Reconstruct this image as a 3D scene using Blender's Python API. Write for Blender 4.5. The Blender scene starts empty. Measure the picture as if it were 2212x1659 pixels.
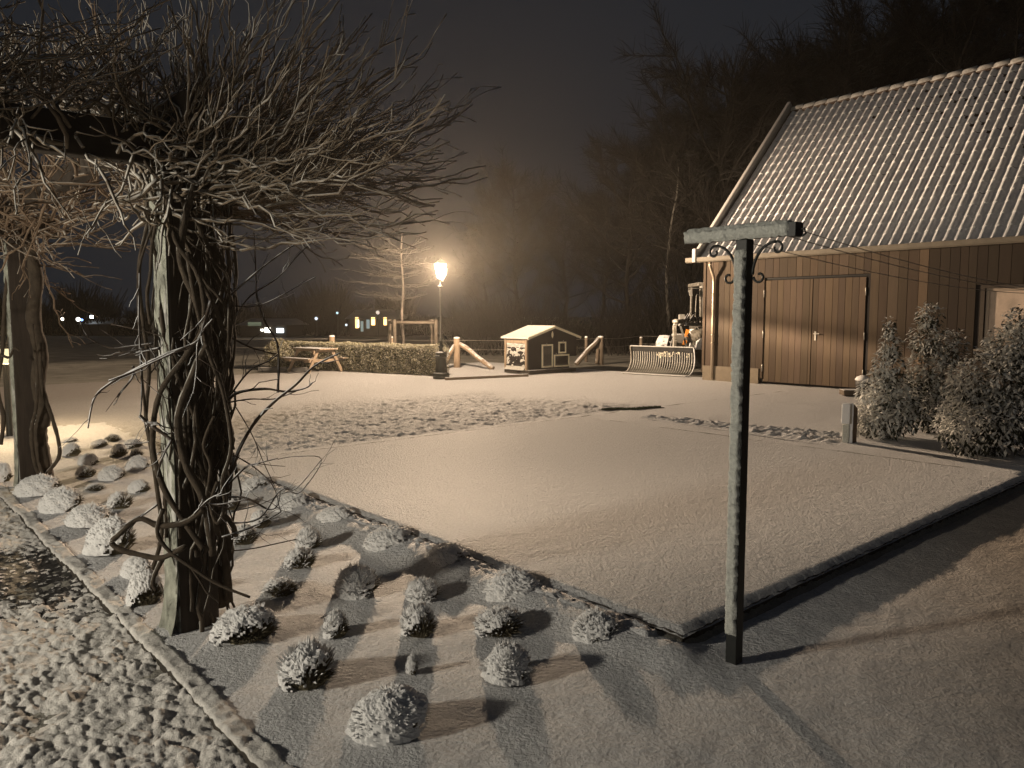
import bpy, math, random
import numpy as np
from mathutils import Vector, Matrix, noise as mnoise

random.seed(7)
RNG = np.random.default_rng(11)
SC = bpy.context.scene
COL = SC.collection
R = math.radians

# ------------------------------------------------------------------ camera
FP = 1661.0                       # focal length in units of a 2212 px wide picture
PITCH = math.atan(147.5 / FP)
CAMZ = 1.6
cd = bpy.data.cameras.new('camera')
cam = bpy.data.objects.new('camera', cd)
COL.objects.link(cam)
cam.location = (0, 0, CAMZ)
cam.rotation_euler = (math.pi / 2 - PITCH, 0, 0)
cd.sensor_width = 36
cd.lens = 36 * FP / 2212
cd.clip_end = 2000
cd.clip_start = 0.05
SC.camera = cam

# ------------------------------------------------------------------ world: overcast night sky
w = bpy.data.worlds.new('World')
SC.world = w
w.use_nodes = True
nt = w.node_tree
nt.nodes.clear()
out = nt.nodes.new('ShaderNodeOutputWorld')
add = nt.nodes.new('ShaderNodeAddShader')
bg1 = nt.nodes.new('ShaderNodeBackground')
bg2 = nt.nodes.new('ShaderNodeBackground')
sky = nt.nodes.new('ShaderNodeTexSky')
sky.sky_type = 'NISHITA'
sky.sun_disc = False
sky.sun_elevation = R(-4)
sky.sun_rotation = R(150)
bg1.inputs['Strength'].default_value = 0.05
bg2.inputs['Color'].default_value = (0.0124, 0.0148, 0.0192, 1)   # town glow on the low cloud
bg2.inputs['Strength'].default_value = 1.0
nt.links.new(sky.outputs[0], bg1.inputs['Color'])
nt.links.new(bg1.outputs[0], add.inputs[0])
nt.links.new(bg2.outputs[0], add.inputs[1])
nt.links.new(add.outputs[0], out.inputs['Surface'])

vs = SC.view_settings
vs.view_transform = 'Standard'
vs.look = 'None'
vs.exposure = 0.0
vs.gamma = 1.0
vs.use_curve_mapping = False
SC.cycles.use_denoising = True
SC.cycles.max_bounces = 6
SC.cycles.diffuse_bounces = 3
SC.cycles.volume_bounces = 0
SC.cycles.transparent_max_bounces = 12
SC.cycles.sample_clamp_indirect = 2.0

LANTERN_I = 26000.0
PORCH_I = 1350.0
GARDEN_I = 300.0
HAZE = 0.00085


# ------------------------------------------------------------------ picture -> world
def ray(x, y):
    dx = (x - 1106) / FP
    dy = (829.5 - y) / FP
    return dx, math.cos(PITCH) + dy * math.sin(PITCH), -math.sin(PITCH) + dy * math.cos(PITCH)


def G(x, y, z=0.0):
    r = ray(x, y)
    t = (z - CAMZ) / r[2]
    return Vector((r[0] * t, r[1] * t, z))


def D(x, y, Y):
    r = ray(x, y)
    t = Y / r[1]
    return Vector((r[0] * t, Y, CAMZ + r[2] * t))


UA = R(41.5)
U = Vector((math.cos(UA), math.sin(UA), 0))
V = Vector((-math.sin(UA), math.cos(UA), 0))
A0 = G(1475, 1365)
A0.z = 0


def P(u, v, z=0.0):
    q = A0 + U * u + V * v
    return Vector((q.x, q.y, z))


def UV(p):
    d = Vector((p[0], p[1], 0)) - A0
    return d.dot(U), d.dot(V)


def sm(x, a, b):
    t = np.clip((x - a) / (b - a), 0, 1)
    return t * t * (3 - 2 * t)


# ------------------------------------------------------------------ numpy noise
def vnoise(x, y, seed=0):
    x = np.asarray(x, float); y = np.asarray(y, float)
    xi = np.floor(x).astype(np.int64); yi = np.floor(y).astype(np.int64)
    fx = x - xi; fy = y - yi
    fx = fx * fx * (3 - 2 * fx); fy = fy * fy * (3 - 2 * fy)

    def h(a, b):
        n = (a * 374761393 + b * 668265263 + seed * 974634777) & 0xFFFFFFFF
        n = ((n ^ (n >> 13)) * 1274126177) & 0xFFFFFFFF
        n = n ^ (n >> 16)
        return (n & 0xFFFF) / 65535.0
    a = h(xi, yi); b = h(xi + 1, yi); c = h(xi, yi + 1); d = h(xi + 1, yi + 1)
    return (a * (1 - fx) + b * fx) * (1 - fy) + (c * (1 - fx) + d * fx) * fy


def fbm(x, y, seed=0, oct=3):
    s = 0; a = 0.5; t = 0
    for i in range(oct):
        s = s + a * vnoise(x * 2 ** i + 17.3 * i, y * 2 ** i - 9.1 * i, seed + i); t += a; a *= 0.5
    return s / t


# ------------------------------------------------------------------ materials
def mat(name, col, rough=0.8, noise=0.0, nscale=8.0, bump=0.0, bscale=30.0, metallic=0.0, spec=0.3,
        snow=None, attr=False, bdist=0.01, snowcol=(0.74, 0.75, 0.77), grain=None, sheen=0.0):
    """snow=(dir xyz, threshold, softness, noise amount, noise scale)"""
    m = bpy.data.materials.new(name)
    m.use_nodes = True
    n = m.node_tree
    bs = n.nodes['Principled BSDF']
    bs.inputs['Roughness'].default_value = rough
    bs.inputs['Metallic'].default_value = metallic
    bs.inputs['Specular IOR Level'].default_value = spec
    tc = n.nodes.new('ShaderNodeTexCoord')
    L = n.links.new
    colsock = None
    rgb = n.nodes.new('ShaderNodeRGB'); rgb.outputs[0].default_value = (*col, 1)
    colsock = rgb.outputs[0]
    if attr:
        at = n.nodes.new('ShaderNodeAttribute'); at.attribute_name = 'tone'
        mu = n.nodes.new('ShaderNodeMix'); mu.data_type = 'RGBA'; mu.blend_type = 'MULTIPLY'
        mu.inputs[0].default_value = 1
        L(colsock, mu.inputs[6]); L(at.outputs['Color'], mu.inputs[7]); colsock = mu.outputs[2]
    if noise > 0:
        tn = n.nodes.new('ShaderNodeTexNoise'); tn.inputs['Scale'].default_value = nscale
        tn.inputs['Detail'].default_value = 5
        if grain:
            mp = n.nodes.new('ShaderNodeMapping'); mp.inputs['Scale'].default_value = grain
            L(tc.outputs['Object'], mp.inputs[0]); L(mp.outputs[0], tn.inputs['Vector'])
        else:
            L(tc.outputs['Object'], tn.inputs['Vector'])
        mr = n.nodes.new('ShaderNodeMapRange')
        mr.inputs[1].default_value = 0.25; mr.inputs[2].default_value = 0.75
        mr.inputs[3].default_value = 1 - noise; mr.inputs[4].default_value = 1 + noise
        L(tn.outputs[0], mr.inputs[0])
        mu = n.nodes.new('ShaderNodeMix'); mu.data_type = 'RGBA'; mu.blend_type = 'MULTIPLY'
        mu.inputs[0].default_value = 1
        L(colsock, mu.inputs[6]); L(mr.outputs[0], mu.inputs[7]); colsock = mu.outputs[2]
    if snow:
        d, th, soft, na, ns = snow
        ge = n.nodes.new('ShaderNodeNewGeometry')
        dot = n.nodes.new('ShaderNodeVectorMath'); dot.operation = 'DOT_PRODUCT'
        dv = Vector(d).normalized()
        dot.inputs[1].default_value = dv
        L(ge.outputs['True Normal'], dot.inputs[0])
        tn = n.nodes.new('ShaderNodeTexNoise'); tn.inputs['Scale'].default_value = ns
        tn.inputs['Detail'].default_value = 4
        L(tc.outputs['Object'], tn.inputs['Vector'])
        ad = n.nodes.new('ShaderNodeMath'); ad.operation = 'MULTIPLY_ADD'
        ad.inputs[1].default_value = na * 2; L(tn.outputs[0], ad.inputs[0])
        sb = n.nodes.new('ShaderNodeMath'); sb.operation = 'SUBTRACT'; sb.inputs[1].default_value = na
        L(dot.outputs['Value'], sb.inputs[0]); L(sb.outputs[0], ad.inputs[2])
        mr = n.nodes.new('ShaderNodeMapRange'); mr.inputs[1].default_value = th - soft; mr.inputs[2].default_value = th + soft
        L(ad.outputs[0], mr.inputs[0])
        mx = n.nodes.new('ShaderNodeMix'); mx.data_type = 'RGBA'
        L(mr.outputs[0], mx.inputs[0]); L(colsock, mx.inputs[6]); mx.inputs[7].default_value = (*snowcol, 1)
        colsock = mx.outputs[2]
    L(colsock, bs.inputs['Base Color'])
    if bump > 0:
        tn = n.nodes.new('ShaderNodeTexNoise'); tn.inputs['Scale'].default_value = bscale
        tn.inputs['Detail'].default_value = 6; tn.inputs['Roughness'].default_value = 0.65
        if grain:
            mp = n.nodes.new('ShaderNodeMapping'); mp.inputs['Scale'].default_value = grain
            L(tc.outputs['Object'], mp.inputs[0]); L(mp.outputs[0], tn.inputs['Vector'])
        else:
            L(tc.outputs['Object'], tn.inputs['Vector'])
        bp = n.nodes.new('ShaderNodeBump'); bp.inputs['Strength'].default_value = bump
        bp.inputs['Distance'].default_value = bdist
        L(tn.outputs[0], bp.inputs['Height']); L(bp.outputs[0], bs.inputs['Normal'])
    return m


WIND = (-0.80, -0.35, 0.45)      # the side the snow was blown from
M = {}
M['snow'] = mat('snow', (0.74, 0.745, 0.76), 0.75, noise=0.14, nscale=45, bump=1.0, bscale=48, bdist=0.040, attr=False)
M['snow_terrace'] = mat('snow_terrace', (0.76, 0.765, 0.78), 0.8, noise=0.18, nscale=44, bump=1.0, bscale=44, bdist=0.035, attr=True)
M['snow_path'] = mat('snow_path', (0.60, 0.585, 0.56), 0.8, noise=0.30, nscale=18, bump=1.0, bscale=90, bdist=0.008)
M['snow_lawn'] = mat('snow_lawn', (0.74, 0.745, 0.76), 0.75, noise=0.14, nscale=50, bump=1.0, bscale=40, bdist=0.055)
M['snow_fine'] = mat('snow_fine', (0.80, 0.80, 0.80), 0.75, noise=0.08, nscale=70, bump=0.7, bscale=70, bdist=0.007)
M['pasture'] = mat('pasture', (0.26, 0.25, 0.22), 0.9, noise=0.35, nscale=1.3, bump=0.8, bscale=14, bdist=0.05)
M['snow_thin'] = mat('snow_thin', (0.40, 0.375, 0.35), 0.8, noise=0.25, nscale=26, bump=1.0, bscale=34, bdist=0.02)
M['soil'] = mat('soil', (0.035, 0.03, 0.024), 0.9, noise=0.4, nscale=20, bump=0.8, bscale=60)
M['stone_wet'] = mat('stone_wet', (0.03, 0.028, 0.026), 0.55, noise=0.5, nscale=60, bump=0.6, bscale=80, spec=0.6)
M['barn_wood'] = mat('barn_wood', (0.074, 0.053, 0.036), 0.75, noise=0.12, nscale=3.0, bump=0.04, bscale=6, attr=True, grain=(6, 6, 0.7))
M['black'] = mat('black', (0.012, 0.012, 0.012), 0.6)
M['concrete'] = mat('concrete', (0.22, 0.185, 0.14), 0.9, noise=0.15, nscale=8, bump=0.4, bscale=40)
M['zinc'] = mat('zinc', (0.42, 0.40, 0.36), 0.42, metallic=0.7, noise=0.1, nscale=6)
M['tile'] = mat('tile', (0.05, 0.035, 0.028), 0.8, noise=0.3, nscale=6)
M['post_wood'] = mat('post_wood', (0.035, 0.026, 0.02), 0.8, noise=0.3, nscale=5, bump=0.4, bscale=8, grain=(6, 6, 0.8),
                     snow=((-U.x, -U.y, 0.35), 0.86, 0.10, 0.60, 7.0), snowcol=(.5, .5, .47))
M['beam_wood'] = mat('beam_wood', (0.045, 0.035, 0.027), 0.85, noise=0.3, nscale=5, bump=0.4, bscale=10,
                     snow=((0, 0, 1), 0.6, 0.1, 0.3, 6.0))
M['bark'] = mat('bark', (0.055, 0.042, 0.03), 0.9, noise=0.35, nscale=14, bump=1.0, bscale=40,
                snow=((-0.75, -0.1, 0.5), 0.80, 0.14, 0.34, 16.0), snowcol=(.45, .44, .41))
M['twig'] = mat('twig', (0.15, 0.115, 0.08), 0.85, noise=0.3, nscale=20,
                snow=((-0.5, -0.25, 0.8), 0.40, 0.22, 0.45, 14.0), snowcol=(0.55, 0.53, 0.49))
M['tree_bark'] = mat('tree_bark', (0.018, 0.016, 0.014), 0.95, noise=0.3, nscale=5,
                     snow=((-0.6, -0.2, 0.7), 0.85, 0.2, 0.3, 3.0), snowcol=(0.08, 0.08, 0.08))
M['birch'] = mat('birch', (0.10, 0.095, 0.085), 0.9, noise=0.5, nscale=6)
M['twig_brown'] = mat('twig_brown', (0.15, 0.105, 0.07), 0.85, noise=0.3, nscale=20, snow=((-0.5, -0.25, 0.8), 0.62, 0.22, 0.45, 14.0), snowcol=(0.5, 0.46, 0.40))
M['mossy_crust'] = mat('mossy_crust', (0.33, 0.34, 0.29), 0.9, noise=0.55, nscale=9, bump=1.0, bscale=40, bdist=0.02)
M['frame_wood'] = mat('frame_wood', (0.07, 0.058, 0.045), 0.9, noise=0.3, nscale=7)
M['young_crown'] = mat('young_crown', (0.02, 0.018, 0.016), 0.9)
M['young_bark'] = mat('young_bark', (0.05, 0.042, 0.035), 0.9, noise=0.3, nscale=9,
                      snow=((-0.4, -0.2, 0.9), 0.6, 0.3, 0.3, 9.0), snowcol=(.11, .105, .10))
M['lav'] = mat('lavender', (0.15, 0.13, 0.085), 0.9, noise=0.35, nscale=18)
M['lav_snow'] = mat('lavender_frost', (0.62, 0.62, 0.60), 0.85, noise=0.2, nscale=18)
M['leaf'] = mat('leaf', (0.026, 0.032, 0.019), 0.55, noise=0.35, nscale=7, spec=0.4)
M['leaf_snow'] = mat('leaf_snow', (0.72, 0.72, 0.69), 0.8, noise=0.2, nscale=20)
M['hedge_leaf'] = mat('hedge_leaf', (0.21, 0.19, 0.095), 0.7, noise=0.4, nscale=9,
                      snow=((-0.1, -0.1, 1), 0.80, 0.15, 0.35, 10.0), snowcol=(0.6, 0.58, 0.5))
M['iron'] = mat('iron', (0.018, 0.024, 0.020), 0.45, spec=0.5, noise=0.2, nscale=10,
                snow=((-0.3, -0.1, 1), 0.88, 0.08, 0.15, 20.0))
M['iron_plain'] = mat('iron_plain', (0.014, 0.016, 0.016), 0.5, spec=0.4)
M['pole_iron'] = mat('pole_iron', (0.010, 0.012, 0.012), 0.5, spec=0.4)
M['pole_snow'] = mat('pole_snow', (0.56, 0.575, 0.54), 0.85, noise=0.2, nscale=60, bump=1.0, bscale=90, bdist=0.012)
M['pale_wood'] = mat('pale_wood', (0.27, 0.205, 0.145), 0.8, noise=0.22, nscale=6, bump=0.4, bscale=12, grain=(3, 3, 0.7),
                     snow=((-0.3, 0, 1), 0.7, 0.15, 0.3, 12.0))
M['grey_wood'] = mat('grey_wood', (0.13, 0.105, 0.08), 0.85, noise=0.25, nscale=6,
                     snow=((-0.3, 0, 1), 0.65, 0.2, 0.3, 12.0))
M['black_wood'] = mat('black_wood', (0.014, 0.011, 0.011), 0.75, noise=0.25, nscale=4, bump=0.3, bscale=12, grain=(4, 4, 0.8))
M['white_paint'] = mat('white_paint', (0.85, 0.80, 0.62), 0.6, noise=0.08, nscale=10)
M['plaster_snow'] = mat('plaster_snow', (0.50, 0.49, 0.46), 0.8, noise=0.1, nscale=12, bump=1.0, bscale=26, bdist=0.03)
M['glass_dark'] = mat('glass_dark', (0.012, 0.010, 0.010), 0.12, spec=0.6)
M['frost_glass'] = mat('frost_glass', (0.52, 0.42, 0.34), 0.35, noise=0.35, nscale=4, spec=0.5)
M['machine_grey'] = mat('machine_grey', (0.16, 0.16, 0.15), 0.55, metallic=0.3, noise=0.2, nscale=8,
                        snow=((-0.6, -0.35, 0.7), 0.62, 0.12, 0.30, 9.0))
M['machine_snowy'] = mat('machine_snowy', (0.16, 0.145, 0.12), 0.6, noise=0.3, nscale=8,
                         snow=((-0.6, -0.5, 0.7), 0.62, 0.15, 0.35, 9.0), snowcol=(.5, .48, .44))
M['orange'] = mat('orange', (0.55, 0.20, 0.03), 0.5, noise=0.15, nscale=9)
M['rubber'] = mat('rubber', (0.015, 0.015, 0.015), 0.8, noise=0.3, nscale=12, bump=0.5, bscale=30,
                  snow=((-0.6, -0.5, 0.7), 0.80, 0.1, 0.3, 9.0))
M['grass_dark'] = mat('grass_dark', (0.06, 0.085, 0.04), 0.8, noise=0.4, nscale=20)
M['wire'] = mat('wire', (0.30, 0.28, 0.25), 0.5, metallic=0.5)
M['house_wall'] = mat('house_wall', (0.05, 0.045, 0.04), 0.9, noise=0.2, nscale=1)
M['roof_far'] = mat('roof_far', (0.25, 0.25, 0.26), 0.9, noise=0.2, nscale=1)
M['bulb'] = None


def emat(name, col, s, transp=0.0):
    m = bpy.data.materials.new(name); m.use_nodes = True
    n = m.node_tree; n.nodes.clear()
    o = n.nodes.new('ShaderNodeOutputMaterial'); e = n.nodes.new('ShaderNodeEmission')
    e.inputs[0].default_value = (*col, 1); e.inputs[1].default_value = s
    if transp > 0:
        t = n.nodes.new('ShaderNodeBsdfTransparent'); mx = n.nodes.new('ShaderNodeMixShader')
        mx.inputs[0].default_value = 1 - transp
        n.links.new(t.outputs[0], mx.inputs[1]); n.links.new(e.outputs[0], mx.inputs[2])
        n.links.new(mx.outputs[0], o.inputs[0])
    else:
        n.links.new(e.outputs[0], o.inputs[0])
    return m


# ------------------------------------------------------------------ mesh helpers
ORG = {}


def tag(o, label=None, cat=None, group=None, kind=None):
    if label: o['label'] = label
    if cat: o['category'] = cat
    if group: o['group'] = group
    if kind: o['kind'] = kind
    return o


def empty(name, loc, label=None, cat=None, group=None, rz=0.0):
    o = bpy.data.objects.new(name, None)
    o.empty_display_size = 0.1
    COL.objects.link(o)
    o.location = loc
    o.rotation_euler.z = rz
    ORG[o.name] = Vector(loc)
    return tag(o, label, cat, group)


class MB:
    def __init__(s):
        s.v = []; s.f = []; s.m = []; s.sf = []; s.n = 0; s.tone = []; s.hasT = False

    def add(s, verts, faces, mi=0, tone=None, sm_=False):
        s.v.append(np.asarray(verts, float).reshape(-1, 3))
        for f in faces:
            s.f.append([i + s.n for i in f]); s.m.append(mi); s.sf.append(sm_ and len(f) < 5)
        k = len(verts)
        if tone is not None: s.hasT = True
        s.tone.append((k, tone))
        s.n += k

    def box(s, c, ax, ay, az, mi=0, tone=None):
        """c centre, ax ay az half-extent vectors"""
        c = Vector(c); ax = Vector(ax); ay = Vector(ay); az = Vector(az)
        vs_ = [c + ax * i + ay * j + az * k for k in (-1, 1) for j in (-1, 1) for i in (-1, 1)]
        s.add(vs_, [(0, 2, 3, 1), (4, 5, 7, 6), (0, 1, 5, 4), (2, 6, 7, 3), (0, 4, 6, 2), (1, 3, 7, 5)], mi, tone)

    def beam(s, a, b, w, h, mi=0, up=(0, 0, 1), tone=None):
        a = Vector(a); b = Vector(b); d = b - a
        upv = Vector(up)
        if abs(d.normalized().dot(upv)) > 0.98: upv = Vector((1, 0, 0))
        sx = d.cross(upv).normalized(); sy = sx.cross(d).normalized()
        s.box((a + b) / 2, d / 2, sx * w / 2, sy * h / 2, mi, tone)

    def tube(s, pts, rad, n=6, mi=0, cap=True, jit=0.0):
        P_ = np.array([tuple(p) for p in pts], float)
        k = len(P_)
        if np.isscalar(rad): rad = [rad] * k
        T = np.gradient(P_, axis=0)
        T /= np.maximum(np.linalg.norm(T, axis=1, keepdims=True), 1e-9)
        ref = np.array([0.31, 0.17, 0.93]) if abs(T[0][2]) < 0.8 else np.array([0.9, 0.3, 0.1])
        S = np.cross(T, ref); S /= np.maximum(np.linalg.norm(S, axis=1, keepdims=True), 1e-9)
        Q = np.cross(T, S)
        an = np.linspace(0, 2 * np.pi, n, endpoint=False)
        ring = (S[:, None, :] * np.cos(an)[None, :, None] + Q[:, None, :] * np.sin(an)[None, :, None])
        rr = np.asarray(rad, float)[:, None, None]
        if jit: rr = rr * (1 + jit * (RNG.random((k, n, 1)) - 0.5))
        vv = (P_[:, None, :] + ring * rr).reshape(-1, 3)
        fs = []
        for i in range(k - 1):
            for j in range(n):
                j2 = (j + 1) % n
                fs.append((i * n + j, i * n + j2, (i + 1) * n + j2, (i + 1) * n + j))
        if cap:
            fs.append(tuple(range(n - 1, -1, -1))); fs.append(tuple((k - 1) * n + j for j in range(n)))
        s.add(vv, fs, mi, None, True)

    def lathe(s, c, prof, n=20, mi=0):
        c = Vector(c); vv = []; fs = []
        for (r_, z_) in prof:
            for j in range(n):
                a = 2 * math.pi * j / n
                vv.append((c.x + r_ * math.cos(a), c.y + r_ * math.sin(a), c.z + z_))
        k = len(prof)
        for i in range(k - 1):
            for j in range(n):
                j2 = (j + 1) % n
                fs.append((i * n + j, i * n + j2, (i + 1) * n + j2, (i + 1) * n + j))
        fs.append(tuple(range(n - 1, -1, -1))); fs.append(tuple((k - 1) * n + j for j in range(n)))
        s.add(vv, fs, mi, None, n > 5)

    def build(s, name, mats, parent=None, smooth=False, bevel=0.0):
        me = bpy.data.meshes.new(name)
        vv = np.concatenate(s.v) if s.v else np.zeros((0, 3))
        org = Vector((0, 0, 0))
        if parent is not None: org = ORG.get(parent.name, Vector((0, 0, 0)))
        vv = vv - np.array(tuple(org))
        lens = np.array([len(f) for f in s.f], np.int32)
        flat = np.array([i for f in s.f for i in f], np.int32)
        me.vertices.add(len(vv)); me.loops.add(len(flat)); me.polygons.add(len(lens))
        me.vertices.foreach_set('co', vv.ravel())
        me.loops.foreach_set('vertex_index', flat)
        st = np.concatenate([[0], np.cumsum(lens)[:-1]]).astype(np.int32)
        me.polygons.foreach_set('loop_start', st)
        me.polygons.foreach_set('loop_total', lens)
        if not isinstance(mats, (list, tuple)): mats = [mats]
        for m_ in mats: me.materials.append(m_)
        me.polygons.foreach_set('material_index', np.array(s.m, np.int32))
        fl_ = np.ones(len(lens), bool) if smooth else np.array(s.sf + [False] * (len(lens) - len(s.sf)), bool)
        me.polygons.foreach_set('use_smooth', fl_)
        if s.hasT:
            ca = me.color_attributes.new('tone', 'FLOAT_COLOR', 'POINT')
            cols = []
            for k, t in s.tone:
                t = t if t is not None else (1, 1, 1)
                cols.append(np.tile(np.array([*t, 1.0]), (k, 1)))
            ca.data.foreach_set('color', np.concatenate(cols).ravel())
        me.update(calc_edges=True)
        me.validate()
        o = bpy.data.objects.new(name, me)
        COL.objects.link(o)
        if parent is not None:
            o.parent = parent
            ORG[o.name] = org
        if bevel > 0:
            b = o.modifiers.new('bevel', 'BEVEL'); b.width = bevel; b.segments = 2; b.limit_method = 'ANGLE'
        return o


def grid_mesh(name, X, Y, Z, mats, mi=None, smooth=True, skirt=0.0):
    """X,Y,Z 2-D arrays (rows, cols)"""
    r, c = X.shape
    vv = np.stack([X, Y, Z], -1).reshape(-1, 3)
    idx = np.arange(r * c).reshape(r, c)
    F = np.stack([idx[:-1, :-1], idx[:-1, 1:], idx[1:, 1:], idx[1:, :-1]], -1).reshape(-1, 4)
    # keep faces upward
    a = vv[F[0]]
    if np.cross(a[1] - a[0], a[2] - a[0])[2] < 0: F = F[:, ::-1]
    me = bpy.data.meshes.new(name)
    me.vertices.add(len(vv)); me.loops.add(F.size); me.polygons.add(len(F))
    me.vertices.foreach_set('co', vv.ravel())
    me.loops.foreach_set('vertex_index', F.ravel().astype(np.int32))
    me.polygons.foreach_set('loop_start', np.arange(0, F.size, 4, dtype=np.int32))
    me.polygons.foreach_set('loop_total', np.full(len(F), 4, np.int32))
    if not isinstance(mats, (list, tuple)): mats = [mats]
    for m_ in mats: me.materials.append(m_)
    if mi is not None: me.polygons.foreach_set('material_index', mi.ravel().astype(np.int32))
    me.polygons.foreach_set('use_smooth', np.full(len(F), smooth, bool))
    me.update(calc_edges=True)
    o = bpy.data.objects.new(name, me)
    COL.objects.link(o)
    return o


def uvgrid(u0, u1, v0, v1, step):
    us = np.linspace(u0, u1, max(2, int((u1 - u0) / step) + 1))
    vs_ = np.linspace(v0, v1, max(2, int((v1 - v0) / step) + 1))
    uu, vv = np.meshgrid(us, vs_)
    X = A0.x + U.x * uu + V.x * vv
    Y = A0.y + U.y * uu + V.y * vv
    return uu, vv, X, Y


# ================================================================== GROUND
LOW = -0.10


def base_h(u, v):
    """height of the snow-covered ground"""
    up = np.maximum(sm(v, 6.4, 10.0), sm(u, -0.06, -0.02) * (v > 0.0))
    up = np.where(v < 0.0, 0.0, up)
    return LOW + (0.085) * up


def mounds(X, Y):
    return 0.018 * (fbm(X * 2.2, Y * 2.2, 5) - 0.5) + 0.010 * (fbm(X * 9, Y * 9, 8) - 0.5)


# far ground, one sheet to the horizon
us = np.concatenate([-np.geomspace(700, 12, 26), np.linspace(-11, 14, 60), np.geomspace(15, 700, 26)])
vs2 = np.concatenate([-np.geomspace(300, 3, 16), [-0.02, 0.02], np.linspace(0.5, 24, 60), np.geomspace(25, 900, 30)])
uu, vv = np.meshgrid(us, vs2)
X = A0.x + U.x * uu + V.x * vv
Y = A0.y + U.y * uu + V.y * vv
Z = base_h(uu, vv) - 0.03
fc = (np.arange(0))
cu = (uu[:-1, :-1] + uu[1:, 1:]) / 2; cv = (vv[:-1, :-1] + vv[1:, 1:]) / 2
o = grid_mesh('ground', X, Y, Z, [M['pasture']])
tag(o, kind='structure')

# yard (snow-covered driveway) in front of the barn, rough where it was driven and walked over
def ragged(X, Y):
    return 0.5 * fbm(X * 0.6, Y * 0.6, 77)


us = np.concatenate([np.linspace(-19, -7.2, 70), np.linspace(-7, 9.0, 520), np.linspace(9.1, 14, 50)])
vs2 = np.concatenate([np.linspace(6.22, 12.6, 215), np.linspace(12.7, 18.5, 80)])
uu, vv = np.meshgrid(us, vs2)
X = A0.x + U.x * uu + V.x * vv
Y = A0.y + U.y * uu + V.y * vv
rough = sm(vv, 6.25, 6.5) * (1 - sm(vv + 0.8 * fbm(X * 0.7, Y * 0.7, 3), 9.8, 11.8)) * (1 - sm(uu + 1.5 * fbm(X * .8, Y * .8, 4), 7.3, 9.0)) * sm(uu, -16, -9)
n1 = fbm(X * 17, Y * 22, 21, 2)
n2 = fbm(X * 3.3, Y * 4, 22, 2)
Z = base_h(uu, vv) + rough * (0.060 * (n1 - 0.5) + 0.040 * (n2 - 0.5)) + 0.006 * (fbm(X * 6, Y * 6, 9) - 0.5)
Z = Z - .09 * ((uu < -.16) & (vv < 10.5))
o = grid_mesh('yard', X, Y, Z, [M['snow_terrace']])
ca = o.data.color_attributes.new('tone', 'FLOAT_COLOR', 'POINT')
thin = .62 * (1 - sm(X + 1.5 * fbm(X * .5, Y * .5, 59), -9.0, -2.0)) + .25 * rough * fbm(X * 8, Y * 10, 60)  # weaker light at the left put into the snow colour; rough part mottled
tn_ = np.stack([1 - .9 * thin, 1 - .95 * thin, 1 - thin, np.ones_like(thin)], -1)  # thin holds the weaker light at the left and the mottling of the rough part
ca.data.foreach_set('color', tn_.reshape(-1))
tag(o, kind='structure')

# right yard, beyond the lawn edge (u > 5.8)
uu, vv, X, Y = uvgrid(5.82, 16, -1.0, 6.2, 0.12)
Z = base_h(uu, vv) + 0.03 * (fbm(X * 2, Y * 2, 31) - 0.5)
Z = np.where(vv < 0.02, LOW - 0.005, Z)
o = grid_mesh('planting_ground', X, Y, Z, [M['snow']])
tag(o, kind='structure')

# lawn: raised slab with snow on top, dark side
LU, LV = 5.8, 6.2
uu, vv, X, Y = uvgrid(0, LU, 0, LV, 0.021)
edge = np.minimum(np.minimum(uu, LU - uu), np.minimum(vv, LV - vv))
Z = 0.0 - 0.028 * (1 - sm(edge, 0.0, 0.07)) ** 1.5
Z = Z + (0.007 * (fbm(X * 34, Y * 34, 41, 2) - 0.5) + 0.003 * (fbm(X * 11, Y * 11, 43, 2) - 0.5)) * sm(edge, 0, 0.05)
Z = Z + 0.006 * (fbm(X * .7, Y * .7, 44, 1) - 0.5) * sm(edge, 0, 0.3)
wob = (0.016 * (fbm(X * 9, Y * 9, 47) - 0.5) + 0.03 * (fbm(X * 2, Y * 2, 48) - 0.5)) * (1 - sm(edge, 0, .06))
Z = Z - 0.014 * fbm(X * 7, Y * 7, 49) * (1 - sm(edge, 0, .10))
X = X + wob; Y = Y + wob
lawn_top = (X, Y, Z)
o = grid_mesh('lawn', X, Y, Z, [M['snow_lawn']])
tag(o, kind='structure')
mb = MB()
for (a, b) in (((0.012, 0.012), (LU - 0.012, 0.012)), ((0.012, 0.012), (0.012, LV - 0.01)), ((LU - 0.012, 0.012), (LU - 0.012, LV - 0.01))):
    n = 160
    av = Vector(a); bv = Vector(b)
    top = []; bot = []
    for i in range(n + 1):
        q = av.lerp(bv, i / n)
        j = random.uniform(-0.006, 0.006)
        top.append(P(q.x + j, q.y + j, -0.022 + random.uniform(-.006, .002)))
        bot.append(P(q.x, q.y, LOW - 0.03))
    mb.add(top + bot, [(i, i + 1, n + 2 + i, n + 1 + i) for i in range(n)])
o = mb.build('lawn_edge', [M['soil']])
tag(o, kind='structure')

# lower terrace and flower bed: one snow surface, two sheets
def low_snow(uu, vv, X, Y):
    near = 1 - sm(uu, 0.0, 1.0)
    z = base_h(np.minimum(uu, -0.07), vv) + mounds(X, Y)
    # raked streaks between the plants
    z = z + 0.006 * (fbm(uu * 6 + vv * 4, vv * 16 - uu * 6, 51) - 0.5)
    z = z + 0.006 * (fbm(X * 40, Y * 40, 52, 2) - 0.5)
    z = z + 0.075 * sm(uu, -0.40, -0.12) * sm(vv, -.05, 0.4) * (1 - sm(vv, 5.6, 6.6)) * (uu < .04)
    z = z + 0.062 * np.exp(-((uu + .10) / .16) ** 2 - ((vv + .0) / .16) ** 2)
    return z


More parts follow.
